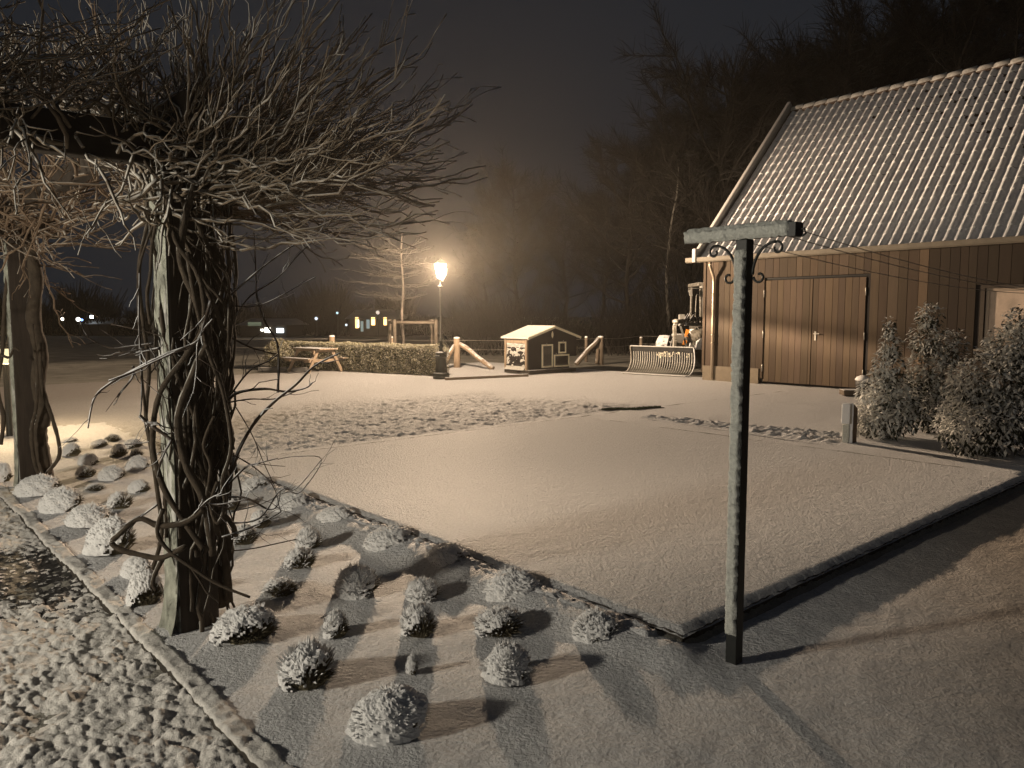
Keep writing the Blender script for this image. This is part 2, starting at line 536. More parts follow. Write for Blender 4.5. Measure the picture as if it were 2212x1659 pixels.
uu, vv, X, Y = uvgrid(-2.0, -0.10, 0.0, 10.6, 0.022)
Z = low_snow(uu, vv, X, Y)
o = grid_mesh('flower_bed', X, Y, Z, [M['snow']])
tag(o, kind='structure')
uu, vv, X, Y = uvgrid(-2.0, 9.0, -4.0, 0.0, 0.028)
Z = low_snow(uu, vv, X, Y)
thin = sm(uu * .55 - vv * .75 + .5 * (fbm(X * 1.1, Y * 1.1, 58) - .5), 0.0, 2.6)     # falloff of light to the right put into the snow tone, paving-brown
o = grid_mesh('terrace', X, Y, Z, [M['snow_terrace']])
ca = o.data.color_attributes.new('tone', 'FLOAT_COLOR', 'POINT')
tn_ = np.stack([1 - .44 * thin, 1 - .52 * thin, 1 - .60 * thin, np.ones_like(thin)], -1)  # thin holds the falloff of light to the right
ca.data.foreach_set('color', tn_.reshape(-1))
tag(o, kind='structure')
# strip closing bed and lawn edge
uu, vv, X, Y = uvgrid(-0.16, 0.03, -0.0, 6.25, 0.02)
Z = low_snow(uu, vv, X, Y) - 0.006
o = grid_mesh('bed_margin', X, Y, Z, [M['snow']])
tag(o, kind='structure')
# left yard beside the bed and beyond the path
uu, vv, X, Y = uvgrid(-12, -1.98, 9.3, 10.7, 0.05)
Z = base_h(np.minimum(uu, -0.07), vv) + 0.01 * (fbm(X * 6, Y * 6, 54) - 0.5)
o = grid_mesh('path_end', X, Y, Z, [M['snow']])
tag(o, kind='structure')

# gravel path: snow clumps over wet dark gravel
def cells(x, y, seed=0):
    """F1 distance of a jittered cell grid"""
    xi = np.floor(x).astype(np.int64); yi = np.floor(y).astype(np.int64)
    best = np.full(x.shape, 9.0)
    for a in (-1, 0, 1):
        for b in (-1, 0, 1):
            cx = xi + a; cy = yi + b
            n = (cx * 374761393 + cy * 668265263 + seed * 91138233) & 0xFFFFFFFF
            n = ((n ^ (n >> 13)) * 1274126177) & 0xFFFFFFFF
            n = n ^ (n >> 16)
            px_ = cx + (n & 0xFFF) / 4095.0; py_ = cy + ((n >> 12) & 0xFFF) / 4095.0
            d = (px_ - x) ** 2 + (py_ - y) ** 2
            best = np.minimum(best, d)
    return np.sqrt(best)


uu, vv, X, Y = uvgrid(-3.9, -2.03, -1.9, 6.2, 0.0085)
wx = 0.5 * fbm(X * 14, Y * 14, 65, 2); wy = 0.5 * fbm(X * 14, Y * 14, 66, 2)
c1 = cells(uu * 20 + wx * 2.2, vv * 14 + wy * 2.2, 3)
c2 = cells(uu * 50 + 7 + wx, vv * 40 + wy, 5)
lump = np.clip(1 - c1 * 1.0, 0, 1) ** 0.8 * (.45 + .5 * vnoise(uu * 22, vv * 16, 64)) + np.clip(1 - c2 * 1.1, 0, 1) * 0.22 + .12 * fbm(uu * 8, vv * 6, 63, 2)
cov = fbm(uu * 3.5, vv * 3.5, 71, 3)
# thawed patch close to the big post
q = UV(G(60, 1240, LOW))
thaw = np.exp(-(((uu - q[0]) / 0.55) ** 2 + ((vv - q[1]) / 0.95) ** 2))
H = LOW - 0.040 + (0.034 + .035 * (vnoise(uu * 9, vv * 7, 70) - .3)) * lump * (1 - 0.35 * thaw) + 0.016 * (cov - 0.5) + 0.004 * (fbm(X * 60, Y * 60, 67, 2) - .5)
o = grid_mesh('gravel_path', X, Y, H, [M['snow_path'], M['stone_wet']],
              mi=((lump + 0.35 * (cov - 0.5) - 0.78 * thaw)[:-1, :-1] < 0.10))
tag(o, kind='structure')
uu, vv, X, Y = uvgrid(-12, -1.98, -5, 9.4, 0.07)
Z = LOW - 0.045 + 0.01 * fbm(X * 8, Y * 8, 68)
o = grid_mesh('path_base', X, Y, Z, [M['snow']])
tag(o, kind='structure')
uu, vv, X, Y = uvgrid(-12, -3.88, -5, 9.4, 0.04)
Z = LOW - 0.03 + 0.035 * (fbm(X * 14, Y * 14, 69) - .4)
o = grid_mesh('path_side', X, Y, Z, [M['snow']])
tag(o, kind='structure')
uu, vv, X, Y = uvgrid(-3.9, -1.98, 6.15, 9.4, 0.03)
Z = LOW - 0.012 + 0.025 * (fbm(X * 14, Y * 14, 69) - .4)
o = grid_mesh('path_far', X, Y, Z, [M['snow']])
tag(o, kind='structure')


# kerb between path and bed : snow-covered stone band
def band(name, u0, u1, v0, v1, ztop, lump_, step=0.012, label=None, cat=None, mats=None, zlow=LOW - 0.05, seed=1, notch=False):
    uu, vv, X, Y = uvgrid(u0, u1, v0, v1, step)
    w_ = (u1 - u0)
    e = np.minimum(uu - u0, u1 - uu)
    ee = np.minimum(e, np.minimum(vv - v0, v1 - vv))
    Z = zlow + (ztop - zlow) * np.clip(ee / (0.18 * w_), 0, 1) ** 0.45
    Z = Z + lump_ * (fbm(X * 22, Y * 22, seed, 3) - 0.5) * (ee > 0.001)
    wv = 0.5 * w_ * (fbm(vv * 3, uu * 0 + seed, seed + 3, 2) - 0.5)
    X = X + U.x * wv * 0.5; Y = Y + U.y * wv * 0.5
    top = (Z > zlow + (ztop - zlow) * 0.55)[:-1, :-1]
    o = grid_mesh(name, X, Y, Z, mats, mi=(~top).astype(int))
    return o


o = band('kerb', -2.05, -1.925, -2.2, 9.2, LOW + 0.012, 0.034, mats=[M['snow_path'], M['soil']], seed=81)
tag(o, 'narrow snow-covered stone kerb between the gravel path and the plant bed', 'kerb')
o = band('edging', -0.135, -0.012, 0.12, 6.1, -0.018, 0.05, mats=[M['snow'], M['snow_thin']], seed=87)
tag(o, 'lumpy snow-covered brick edging along the lawn side of the plant bed', 'edging')

# ledge of exposed grass at the far corner of the lawn
def blades(mb, pts, h, wd, mi=0, lean=0.4):
    for p in pts:
        a = random.uniform(0, 6.28); l = random.uniform(0, lean) * h; hh = h * random.uniform(.5, 1.2)
        dx, dy = math.cos(a), math.sin(a)
        ln = Vector((random.uniform(-1, 1), random.uniform(-1, 1), 0)) * l
        q = Vector(p)
        mb.add([q + Vector((-dx * wd, -dy * wd, 0)), q + Vector((dx * wd, dy * wd, 0)), q + ln + Vector((0, 0, hh))],
               [(0, 1, 2)], mi)


mb = MB()
a = G(1300, 886, -0.01); b = G(1428, 881, -0.01)
pts = []
for i in range(2600):
    t = random.random()
    wv = 0.07 * (0.4 + 0.6 * math.sin(t * 3.1)) + 0.01
    p = a.lerp(b, t); p.y += random.uniform(-wv, wv) + 0.05 * math.sin(t * 9)
    pts.append(p)
blades(mb, pts, 0.035, 0.006)
o = mb.build('grass_strip', [M['grass_dark']])
tag(o, 'dark strip of bare grass showing through the snow at the far lawn corner', 'grass', kind='stuff')
mb = MB()
for i in range(24):
    t = i / 24
    p = a.lerp(b, t + 0.02)
    p.z = -0.012
    mb.box(p + Vector((0, 0, 0.006)), (0.075, 0, 0), (0, 0.025 + 0.03 * math.sin(t * 3.1), 0), (0, 0, 0.004))
o = mb.build('bare_soil', [M['soil']]); tag(o, kind='structure')

# trampled track running towards the wooden stub post
uu = []; N1, N2 = 260, 46
ta = G(1380, 897, 0.0); tb = G(1835, 948, 0.0)
tt = np.linspace(0, 1, N1)[None, :].repeat(N2, 0); ss = np.linspace(-1, 1, N2)[:, None].repeat(N1, 1)
dv = (tb - ta); nv = Vector((-dv.y, dv.x, 0)).normalized()
wdt = 0.16 + 0.5 * tt
X = ta.x + dv.x * tt + nv.x * ss * wdt; Y = ta.y + dv.y * tt + nv.y * ss * wdt
fade = sm(1 - abs(ss), 0, 0.5) * sm(tt, 0, 0.05) * (1 - sm(tt, 0.95, 1))
Z = -0.018 + fade * (0.075 * np.clip(fbm(X * 6, Y * 9, 95, 3) - 0.42, 0, 1) + 0.05 * (fbm(X * 17, Y * 17, 96, 2) - .35)) + 0.006
Z = Z * 1.0
o = grid_mesh('trampled_track', X, Y, Z, [M['snow']])
tag(o, kind='structure')
# thin dark edge of the lawn towards the yard

# kerb stones in front of fence and play house (low concrete strip)
mb = MB()
ka = G(962, 820, 0); kb = G(1140, 812, 0)
mb.beam(ka + Vector((0, 0, 0.02)), kb + Vector((0, 0, 0.02)), 0.10, 0.07)
o = mb.build('yard_kerb', [mat('kerb_stone', (0.25, 0.2, 0.15), 0.9, snow=((0, 0, 1), .6, .1, .1, 9.0))], bevel=0.01)
tag(o, 'low stone kerb in the lamplight between the lantern and the small hutch', 'kerb')

# ================================================================== STREET LANTERN
LB = G(953, 817, 0); LB.z = 0.0
lan = empty('street_lamp', LB, 'tall black cast-iron street lantern, lit and glowing warm, standing at the hedge end', 'street lamp')
k = LB.y / FP   # metres per 2212-pixel at this distance
mb = MB()
mb.lathe(LB, [(.21, 0), (.215, .10), (.20, .135), (.165, .15), (.15, .19), (.142, .30), (.138, .42), (.128, .50),
              (.13, .53), (.155, .545), (.16, .575), (.13, .60), (.125, .62), (.145, .635), (.14, .66), (.07, .69),
              (.05, .72), (.045, .76), (.07, .80), (.075, .83), (.045, .86), (.035, .90), (.05, .93), (.03, .96)], 18)
mb.build('base', [M['iron']], lan, smooth=False)
mb = MB()
mb.lathe(LB, [(.034, .94), (.034, 1.0), (.045, 1.02), (.030, 1.05), (.026, 1.6), (.024, 2.08), (.032, 2.1), (.034, 2.22), (.026, 2.25),
              (.03, 2.30), (.075, 2.345), (.07, 2.365), (.022, 2.38), (.02, 2.50), (.045, 2.52), (.04, 2.54), (.012, 2.545)], 14)
mb.build('pole', [mat('frosted_iron', (.05, .05, .045), .6, snow=((-.9, -.4, .3), .25, .15, .25, 14.0), snowcol=(.30, .29, .27))], lan)
hb = 2.55; ht = 2.90
mb = MB()
ro, ri = 0.175, 0.085
for i in range(4):
    a = math.pi / 4 + i * math.pi / 2 + 0.35
    p0 = LB + Vector((ri * math.cos(a), ri * math.sin(a), hb)); p1 = LB + Vector((ro * math.cos(a), ro * math.sin(a), ht))
    mb.beam(p0, p1, 0.012, 0.012)
    a2 = a + math.pi / 2
    q1 = LB + Vector((ro * math.cos(a2), ro * math.sin(a2), ht)); q0 = LB + Vector((ri * math.cos(a2), ri * math.sin(a2), hb))
    mb.beam(p1, q1, 0.014, 0.014); mb.beam(p0, q0, 0.014, 0.014)
    mb.tube([LB + Vector((0, 0, 2.52)), LB + Vector((ri * .8 * math.cos(a), ri * .8 * math.sin(a), hb - .02)), p0], .006, 5)
mb.build('frame', [M['iron_plain']], lan)
mb = MB()
rr = ro + 0.02
for i in range(4):
    a = math.pi / 4 + i * math.pi / 2 + 0.35; a2 = a + math.pi / 2
    mb.add([LB + Vector((rr * math.cos(a), rr * math.sin(a), ht + .01)), LB + Vector((rr * math.cos(a2), rr * math.sin(a2), ht + .01)),
            LB + Vector((.05 * math.cos(a2), .05 * math.sin(a2), ht + .11)), LB + Vector((.05 * math.cos(a), .05 * math.sin(a), ht + .11))], [(0, 1, 2, 3)])
mb.lathe(LB + Vector((0, 0, ht + .105)), [(.055, 0), (.05, .03), (.02, .05), (.012, .09), (.004, .10)], 10)
mb.build('cap', [M['iron_plain']], lan)
mb = MB()
for i in range(4):
    a = math.pi / 4 + i * math.pi / 2 + 0.35; a2 = a + math.pi / 2
    q = .97
    mb.add([LB + Vector((ri * q * math.cos(a), ri * q * math.sin(a), hb)), LB + Vector((ri * q * math.cos(a2), ri * q * math.sin(a2), hb)),
            LB + Vector((ro * q * math.cos(a2), ro * q * math.sin(a2), ht)), LB + Vector((ro * q * math.cos(a), ro * q * math.sin(a), ht))], [(0, 1, 2, 3)])
mb.build('glass', [emat('lantern_glass', (1, .80, .50), 30.0, 0.6)], lan)
mb = MB()
mb.tube([LB + Vector((.165, -.05, 2.80)), LB + Vector((.15, -.06, 2.66)), LB + Vector((.105, -.06, 2.57)), LB + Vector((.05, -.06, 2.47))],
        [.012, .02, .026, .03], 8)
mb.build('snow_lump', [M['snow_fine']], lan, smooth=True)


def lamp_light(name, loc, energy, col, radius, shaped=False, parent=None):
    ld = bpy.data.lights.new(name, 'POINT')
    ld.energy = energy; ld.color = col; ld.shadow_soft_size = radius
    lo = bpy.data.objects.new(name, ld); COL.objects.link(lo)
    lo.location = loc
    if parent is not None:
        lo.parent = parent; lo.location = Vector(loc) - ORG[parent.name]
    if shaped:     # flattened street-lantern distribution: much less light straight down than sideways
        ld.use_nodes = True
        n = ld.node_tree; em = n.nodes['Emission']
        tc = n.nodes.new('ShaderNodeTexCoord'); sx = n.nodes.new('ShaderNodeSeparateXYZ')
        cr = n.nodes.new('ShaderNodeFloatCurve')
        mr = n.nodes.new('ShaderNodeMapRange'); mr.inputs[1].default_value = -1; mr.inputs[2].default_value = 1
        n.links.new(tc.outputs['Normal'], sx.inputs[0]); n.links.new(sx.outputs['Z'], mr.inputs[0])
        n.links.new(mr.outputs[0], cr.inputs['Value'])
        c = cr.mapping.curves[0]
        pts = shaped
        c.points[0].location = pts[0]; c.points[1].location = pts[-1]
        for p in pts[1:-1]: c.points.new(*p)
        cr.mapping.update()
        n.links.new(cr.outputs[0], em.inputs['Strength'])
    return lo


# x = (sin(elevation)+1)/2 ; y = relative intensity
LD0 = [(0.0, .03), (.12, .07), (.22, .15), (.30, .29), (.34, .38), (.375, .55), (.395, .92), (.408, 1.15), (.418, .25), (.43, .46), (.45, .58), (.48, .62),
      (.52, .70), (.6, 1.3), (.67, .8), (.73, .25), (.85, .15), (1.0, .10)]
LD = [(x_, min(1, y_ / 1.3)) for x_, y_ in LD0]
lamp_light('lantern_light', LB + Vector((0, 0, 2.74)), LANTERN_I, (1.0, .735, .495), .18, LD, lan)

# ================================================================== other lamps (outside the frame, real fixtures)
pA = P(*UV(G(419, 1347, LOW)), LOW)      # big pergola post
gA = D(12, 770, 10.3)
garden = empty('garden_lamp', (gA.x, gA.y, LOW), 'lit garden bollard lamp hidden behind the far pergola post', 'lamp')
mb = MB(); mb.lathe((gA.x, gA.y, LOW), [(.05, 0), (.045, .02), (.04, gA.z - LOW - .12), (.06, gA.z - LOW - .1)], 12)
mb.build('pole', [M['iron_plain']], garden)
mb = MB(); mb.lathe((gA.x, gA.y, gA.z - .1), [(.06, 0), (.07, .2)], 12)
mb.build('shade', [emat('lamp_glass_warm', (1, .82, .45), 3.0, .75)], garden)
mb = MB(); mb.lathe((gA.x, gA.y, gA.z + .105), [(.09, 0), (.05, .04), (.01, .06)], 12)
mb.build('cap', [M['iron_plain']], garden)
lamp_light('garden_light', gA, GARDEN_I, (1.0, .72, .40), .05, None, garden)

lp = pA - U * 5.2 + V * 0.5
lp.z = 2.0
# ================================================================== PERGOLA
PW = 0.105
uA, vA = UV(pA)
pB = G(45, 1052, LOW)
uB, vB = uA, UV(pB)[1]
pB = P(uB, vB, LOW)
perg = empty('pergola', (pA.x, pA.y, LOW), 'dark timber pergola on square posts, overgrown by a bare climbing vine', 'pergola')


def sq_post(name, u, v, z0, z1, hw, mt, parent):
    mb = MB()
    n = 26
    for i in range(n):
        pass
    c = P(u, v, (z0 + z1) / 2)
    mb.box(c, U * hw, V * hw, Vector((0, 0, (z1 - z0) / 2)))
    return mb.build(name, [mt], parent, bevel=0.012)


sq_post('post', uA, vA, LOW - .1, 2.38, PW, M['post_wood'], perg)
sq_post('post', uB, vB, LOW - .1, 2.38, PW, M['post_wood'], perg)
sq_post('post', uA - 5.2, vA - .05, LOW - .1, 2.38, .07, M['post_wood'], perg)
for k_, v_ in enumerate((vA, vB)):
    mb = MB()
    mb.beam(P(uA + 0.35, v_, 2.47), P(uA - 6.4, v_, 2.47), 0.10, 0.20)
    mb.build('cross_beam', [M['beam_wood']], perg, bevel=.008)
mb = MB()
mb.beam(P(uA, vA - 0.3, 2.64), P(uA, vB + 2.5, 2.64), 0.09, 0.14)
mb.build('long_beam', [M['beam_wood']], perg, bevel=.008)
mb = MB()
# snow plastered on the windward face of the big post, swelling at its foot
def plaster(u, v, z0, z1, side, thick, seed, foot=0.05):
    # on the -u face
    n1, n2 = 34, 190
    ys = np.linspace(-1, 1, n1); zs = np.linspace(0, 1, n2)
    yy, zz = np.meshgrid(ys, zs)
    zw = z0 + (z1 - z0) * zz
    th = thick * (fbm(yy * 1.5 + 3, zw * 7, seed, 3) - 0.46) * 2.6
    th = np.clip(th, -0.02, 1) * np.clip((1 - np.abs(yy)) * 6, 0, 1) + foot * np.exp(-(zw - z0) / 0.14)
    hw = side
    q = np.array([tuple(P(u, v)) for _ in (0,)])[0]
    Xn = q[0] - U.x * (hw + th) + V.x * yy * hw * 0.98
    Yn = q[1] - U.y * (hw + th) + V.y * yy * hw * 0.98
    r, c = Xn.shape
    vv_ = np.stack([Xn, Yn, zw], -1).reshape(-1, 3)
    idx = np.arange(r * c).reshape(r, c)
    F = np.stack([idx[:-1, :-1], idx[1:, :-1], idx[1:, 1:], idx[:-1, 1:]], -1).reshape(-1, 4)
    mb = MB(); mb.add(vv_, [tuple(f) for f in F.tolist()])
    return mb.build('snow_crust', [M['mossy_crust']], perg, smooth=True)


plaster(uA, vA, LOW, 2.3, PW, .022, 301)
plaster(uB, vB, LOW, 2.3, PW, .02, 302, .03)

lampf = empty('post_lamp', (lp.x, lp.y, lp.z), 'lit white lamp on the inner pergola post beside the house', 'lamp')
mb = MB(); mb.lathe((lp.x, lp.y, lp.z - .12), [(.05, -.1), (.15, .0), (.19, .12), (.15, .22), (.08, .23)], 16)
mb.build('glass', [emat('lamp_glass_cool', (.95, 1, .85), 3.0, .75)], lampf)
mb = MB(); mb.lathe((lp.x, lp.y, lp.z + .11), [(.1, 0), (.05, .05), (.01, .07)], 12)
mb.beam((lp.x, lp.y, lp.z + .13), P(uA - 5.2, vA, 2.2), .02, .02)
mb.build('bracket', [M['iron_plain']], lampf)
lamp_light('post_lamp_light', lp, PORCH_I, (1.0, .90, .73), .20, None, lampf)


# ================================================================== WISTERIA VINES
def wiggle(p0, p1, n, amp, bow=Vector((0, 0, 0)), seed=None):
    p0 = Vector(p0); p1 = Vector(p1); L_ = (p1 - p0).length
    pts = []
    ph = [random.uniform(0, 6.28) for _ in range(6)]
    fr = [random.uniform(1.0, 2.2), random.uniform(3, 5), random.uniform(7, 11)]
    for i in range(n + 1):
        t = i / n
        e = math.sin(math.pi * t)
        w1 = Vector((math.sin(fr[0] * 3 * t + ph[0]), math.sin(fr[0] * 3 * t + ph[1]), math.sin(fr[0] * 3 * t + ph[2])))
        w2 = Vector((math.sin(fr[2] * 3 * t + ph[3]), math.sin(fr[1] * 4 * t + ph[4]), math.sin(fr[2] * 3 * t + ph[5])))
        ev = min(1, 3 * t)
        kk = Vector((random.uniform(-1, 1), random.uniform(-1, 1), random.uniform(-1, 1))) * min(.022, .02 * L_) * (0 < i < n)
        pts.append(p0.lerp(p1, t) + bow * e + (w1 * amp * L_ * 0.7 + w2 * amp * L_ * 0.22) * ev * (0.6 + .4 * e) + kk)
    return pts


def shoot(mb, pts, r0, r1, sides=5, twigs=5, tw_len=.25, taper=1.0, spread=0.6, mi=0):
    k = len(pts)
    r0 *= 1.3; r1 *= 1.35
    rad = [r0 + (r1 - r0) * (i / (k - 1)) ** taper for i in range(k)]
    for i in range(1, k - 1):
        if random.random() < .28: rad[i] *= 1.35
    mb.tube(pts, rad, sides, mi)
    for _ in range(twigs):
        i = random.randint(max(1, k // 5), k - 2)
        d = (pts[i + 1] - pts[i - 1]).normalized()
        s_ = Vector((random.uniform(-1, 1), random.uniform(-1, 1), random.uniform(-.6, 1.2)))
        dd = (d + s_ * spread).normalized()
        l = tw_len * random.uniform(.3, 1.2)
        tp = wiggle(pts[i], pts[i] + dd * l, 5, .07, Vector((0, 0, random.uniform(-.03, .06))))
        mb.tube(tp, [rad[i] * .75, rad[i] * .62, rad[i] * .55, rad[i] * .5, rad[i] * .45, max(r1, rad[i] * .3)], 4, mi)
        if random.random() < .5:
            q = tp[3]; d2 = (dd + Vector((random.uniform(-1, 1), random.uniform(-1, 1), random.uniform(-.5, 1))) * .7).normalized()
            mb.tube([q, q + d2 * l * .25, q + d2 * l * .45 + Vector((0, 0, .01))], [rad[i] * .5, rad[i] * .42, r1], 4, mi)


HUB = Vector((pA.x, pA.y, 2.38))
vineA = empty('climbing_vine', (pA.x, pA.y, LOW), 'large bare snow-dusted climbing vine whose shoots fan out rightwards above the nearest post', 'vine', 'vines on the pergola posts')
mbr = MB()
# outline of the fan of shoots as (x, y) picture points, used to place the tips in space
RIGHT = [(1052, 358), (1028, 235), (1000, 222), (985, 250), (960, 300), (945, 190), (930, 205), (905, 120), (890, 300), (860, 85), (850, 160), (800, 30),
         (790, 120), (740, -10), (700, 60), (650, -20), (640, 90), (575, -30), (540, 40), (480, -30), (450, 30), (395, -30)]
LOWR = [(1045, 362), (985, 330), (975, 345), (950, 380), (960, 420), (930, 455), (950, 470), (920, 480), (900, 500), (860, 520), (800, 545), (740, 560)]
UPL = [(375, -30), (330, 20), (300, -30), (255, 60), (225, -30), (180, 20), (140, 40), (100, -20), (70, 60), (30, -20), (-40, 60), (-60, 160), (0, 130)]


def hubp(spread=.2):
    return HUB + Vector((random.uniform(-.8, 1.1) * spread, random.uniform(-1, 1) * spread, random.uniform(-1.0, .8) * spread))


def along_beam():
    t = random.random()
    return P(uA - t * 2.0, vA + random.uniform(-.1, .1), 2.5 + random.uniform(-.1, .12))


NR = len(RIGHT)
for i in range(118):
    j = i % NR; tip = RIGHT[j]; f = 1.0 if i < NR else random.uniform(.45, 1.0)
    Yd = random.uniform(3.3, 5.2)
    px_ = 425 + (tip[0] - 425) * f + random.uniform(-30, 30) * (i >= NR); py_ = 420 + (tip[1] - 420) * f + random.uniform(-30, 30) * (i >= NR)
    e = D(px_, py_, Yd)
    h0 = hubp(.17)
    L_ = (e - h0).length
    pts = wiggle(h0, e, 15, .022, Vector((random.uniform(0, .05) * L_, 0, -random.uniform(.02, .12) * L_)))
    shoot(mbr, pts, random.uniform(.0045, .0088), .0026, 5, 6, .34, spread=.42)
for i in range(40):
    tip = LOWR[i % len(LOWR)]; f = random.uniform(.35, 1.0) if i > 11 else 1.0
    Yd = random.uniform(3.5, 5.2)
    px_ = 450 + (tip[0] - 450) * f + random.uniform(-20, 20); py_ = 490 + (tip[1] - 490) * f + random.uniform(-22, 18)
    e = D(px_, py_, Yd); h0 = hubp(.2); h0.z -= random.uniform(0, .25)
    L_ = (e - h0).length
    pts = wiggle(h0, e, 14, .022, Vector((0, 0, random.uniform(-.03, .07) * L_)))
    shoot(mbr, pts, random.uniform(.0042, .0082), .0022, 5, 6, .30, spread=.42)
for i in range(120):
    base = along_beam() if random.random() < .6 else hubp(.25)
    tip = random.choice(UPL); f = random.uniform(.35, 1.0)
    Yd = random.uniform(3.5, 5.2)
    pb_ = tip[0] + random.uniform(-40, 40)
    e = D(pb_, 330 + (tip[1] - 330) * f, Yd)
    L_ = (e - base).length
    if L_ > 1.5: e = base + (e - base) * (1.5 / L_)
    e.z = max(e.z, base.z + .25)
    L_ = (e - base).length
    pts = wiggle(base, e, 12, .03, Vector((random.uniform(-.06, .06) * L_, 0, 0)))
    shoot(mbr, pts, random.uniform(.0040, .0070), .0022, 5, 5, .26, spread=.45)
# short spurs round the head of the post and along the beam
for i in range(125):
    b0 = hubp(.28) if random.random() < .6 else along_beam()
    dd = Vector((random.uniform(-1, 1), random.uniform(-1, 1), random.uniform(-.6, 1.1))).normalized()
    e = b0 + dd * random.uniform(.12, .5)
    pts = wiggle(b0, e, 7, .05, Vector((0, 0, random.uniform(-.05, .05))))
    shoot(mbr, pts, random.uniform(.004, .010), .003, 5, 2, .14)
for i in range(60):
    t = random.random() * 1.7; b0 = P(uA - .2 - t, vA - random.uniform(.0, .12), 2.5 + random.uniform(-.12, .1))
    dd = Vector((random.uniform(-.5, .6), random.uniform(-1, -.1), random.uniform(-.9, .9))).normalized()
    L_ = random.uniform(.25, .7)
    shoot(mbr, wiggle(b0, b0 + dd * L_, 9, .06, Vector((0, 0, random.uniform(-.05, .1)))), random.uniform(.004, .008), .0026, 5, 4, .22, spread=.5)
mbr.build('shoots', [M['twig']], vineA)
# thick stems round the post
def trace(mb, pts, Yd, r0, r1, n=5, sides=7, mi=0, jit=.12):
    """pts: (x, y[, depth offset]) picture points -> smooth tube"""
    W_ = [D(p[0], p[1], Yd + (p[2] if len(p) > 2 else 0)) for p in pts]
    out_ = []
    for i in range(len(W_) - 1):
        p0 = W_[max(i - 1, 0)]; p1 = W_[i]; p2 = W_[i + 1]; p3 = W_[min(i + 2, len(W_) - 1)]
        for j in range(n):
            t = j / n
            out_.append(0.5 * ((2 * p1) + (-p0 + p2) * t + (2 * p0 - 5 * p1 + 4 * p2 - p3) * t * t + (-p0 + 3 * p1 - 3 * p2 + p3) * t ** 3))
    out_.append(W_[-1])
    k = len(out_)
    rad = [r0 + (r1 - r0) * i / (k - 1) for i in range(k)]
    rad = [r_ * (1 + random.uniform(-jit, jit)) for r_ in rad]
    mb.tube(out_, rad, sides, mi, jit=.1)
    return out_, rad


mbs = MB()
yA = pA.y
trace(mbs, [(478, 1310), (470, 1240), (490, 1190), (472, 1130), (455, 1040, .05), (470, 960), (455, 880), (440, 800), (470, 700), (462, 600), (445, 500), (440, 420)], yA + .12, .040, .034, sides=9)
trace(mbs, [(495, 1300), (487, 1220), (478, 1160), (485, 1060), (478, 980), (470, 900), (482, 800), (478, 700), (470, 600), (455, 500), (430, 420)], yA + .05, .024, .018, sides=8)
trace(mbs, [(460, 1200), (440, 1080), (400, 1000), (385, 900), (420, 800), (450, 720), (420, 640), (390, 560), (400, 470), (420, 400)], yA - .22, .020, .018, sides=8)
trace(mbs, [(440, 1185), (400, 1130), (352, 1050), (330, 960, .1), (345, 850, .05), (400, 770), (440, 700), (430, 600), (380, 520), (360, 430)], yA - .24, .016, .012)
trace(mbs, [(330, 1230), (350, 1150), (340, 1060), (325, 960), (315, 900), (322, 800), (310, 700), (300, 600), (310, 520), (340, 420)], yA - .02, .012, .010)
trace(mbs, [(340, 1030), (322, 940), (308, 830), (303, 740), (298, 640), (305, 560), (345, 450)], yA - .1, .007, .006)
trace(mbs, [(325, 700), (318, 640), (325, 590), (330, 520), (350, 430)], yA - .12, .010, .008)
trace(mbs, [(455, 560), (492, 600), (494, 700), (488, 800), (470, 880)], yA - .12, .007, .006)
trace(mbs, [(405, 545), (420, 640), (450, 760), (480, 840), (500, 960), (480, 1040), (486, 1090), (470, 1130), (455, 1090), (470, 1040)], yA - .24, .012, .009)
trace(mbs, [(478, 1130), (492, 1060), (485, 1000), (500, 940), (478, 900)], yA - .05, .010, .009)
trace(mbs, [(440, 1100), (455, 1010), (440, 960), (462, 900)], yA - .22, .009, .008)
# loop on the lower left
trace(mbs, [(440, 1100), (400, 1128), (345, 1135), (300, 1120), (262, 1150), (242, 1172), (262, 1188), (300, 1198), (350, 1205), (400, 1180), (360, 1200, .02)], yA - .25, .016, .013)
trace(mbs, [(352, 1205), (335, 1240), (330, 1262), (338, 1275)], yA - .2, .014, .010)
trace(mbs, [(352, 1100), (340, 1150), (365, 1190), (420, 1230), (470, 1262), (540, 1290)], yA - .26, .012, .007)
trace(mbs, [(500, 1190), (540, 1186), (580, 1178), (640, 1165)], yA - .1, .004, .003)
for i in range(95):
    a0 = random.uniform(0, 6.28); tw = random.uniform(-2.4, 2.4); z0 = random.choice([-.1, .3, .6, .9, 1.2, 1.5]) + random.uniform(-.1, .2)
    z1 = min(2.45, z0 + random.uniform(.7, 1.8)); rr0 = random.uniform(.13, .19); pts = []
    ph = random.uniform(0, 6.28); off = Vector((.05, .03, 0))
    for j in range(17):
        t = j / 16; z = z0 + (z1 - z0) * t; a = a0 + tw * t + .25 * math.sin(7 * t + ph)
        rr = (rr0 * .92 + .035 * math.sin(5 * t + ph) + .03 * max(0, z - 1.0)) 
        pts.append(Vector((pA.x, pA.y, z)) + off + Vector((math.cos(a) * rr, math.sin(a) * rr, 0)) + Vector((random.uniform(-.012, .012), random.uniform(-.012, .012), 0)))
    r_ = random.choice([.004, .005, .006, .008, .011, .015])
    mbs.tube(pts, [r_ * (1 - .4 * j / 16) for j in range(17)], 5, jit=.2)
mbs.build('stem', [M['bark']], vineA)
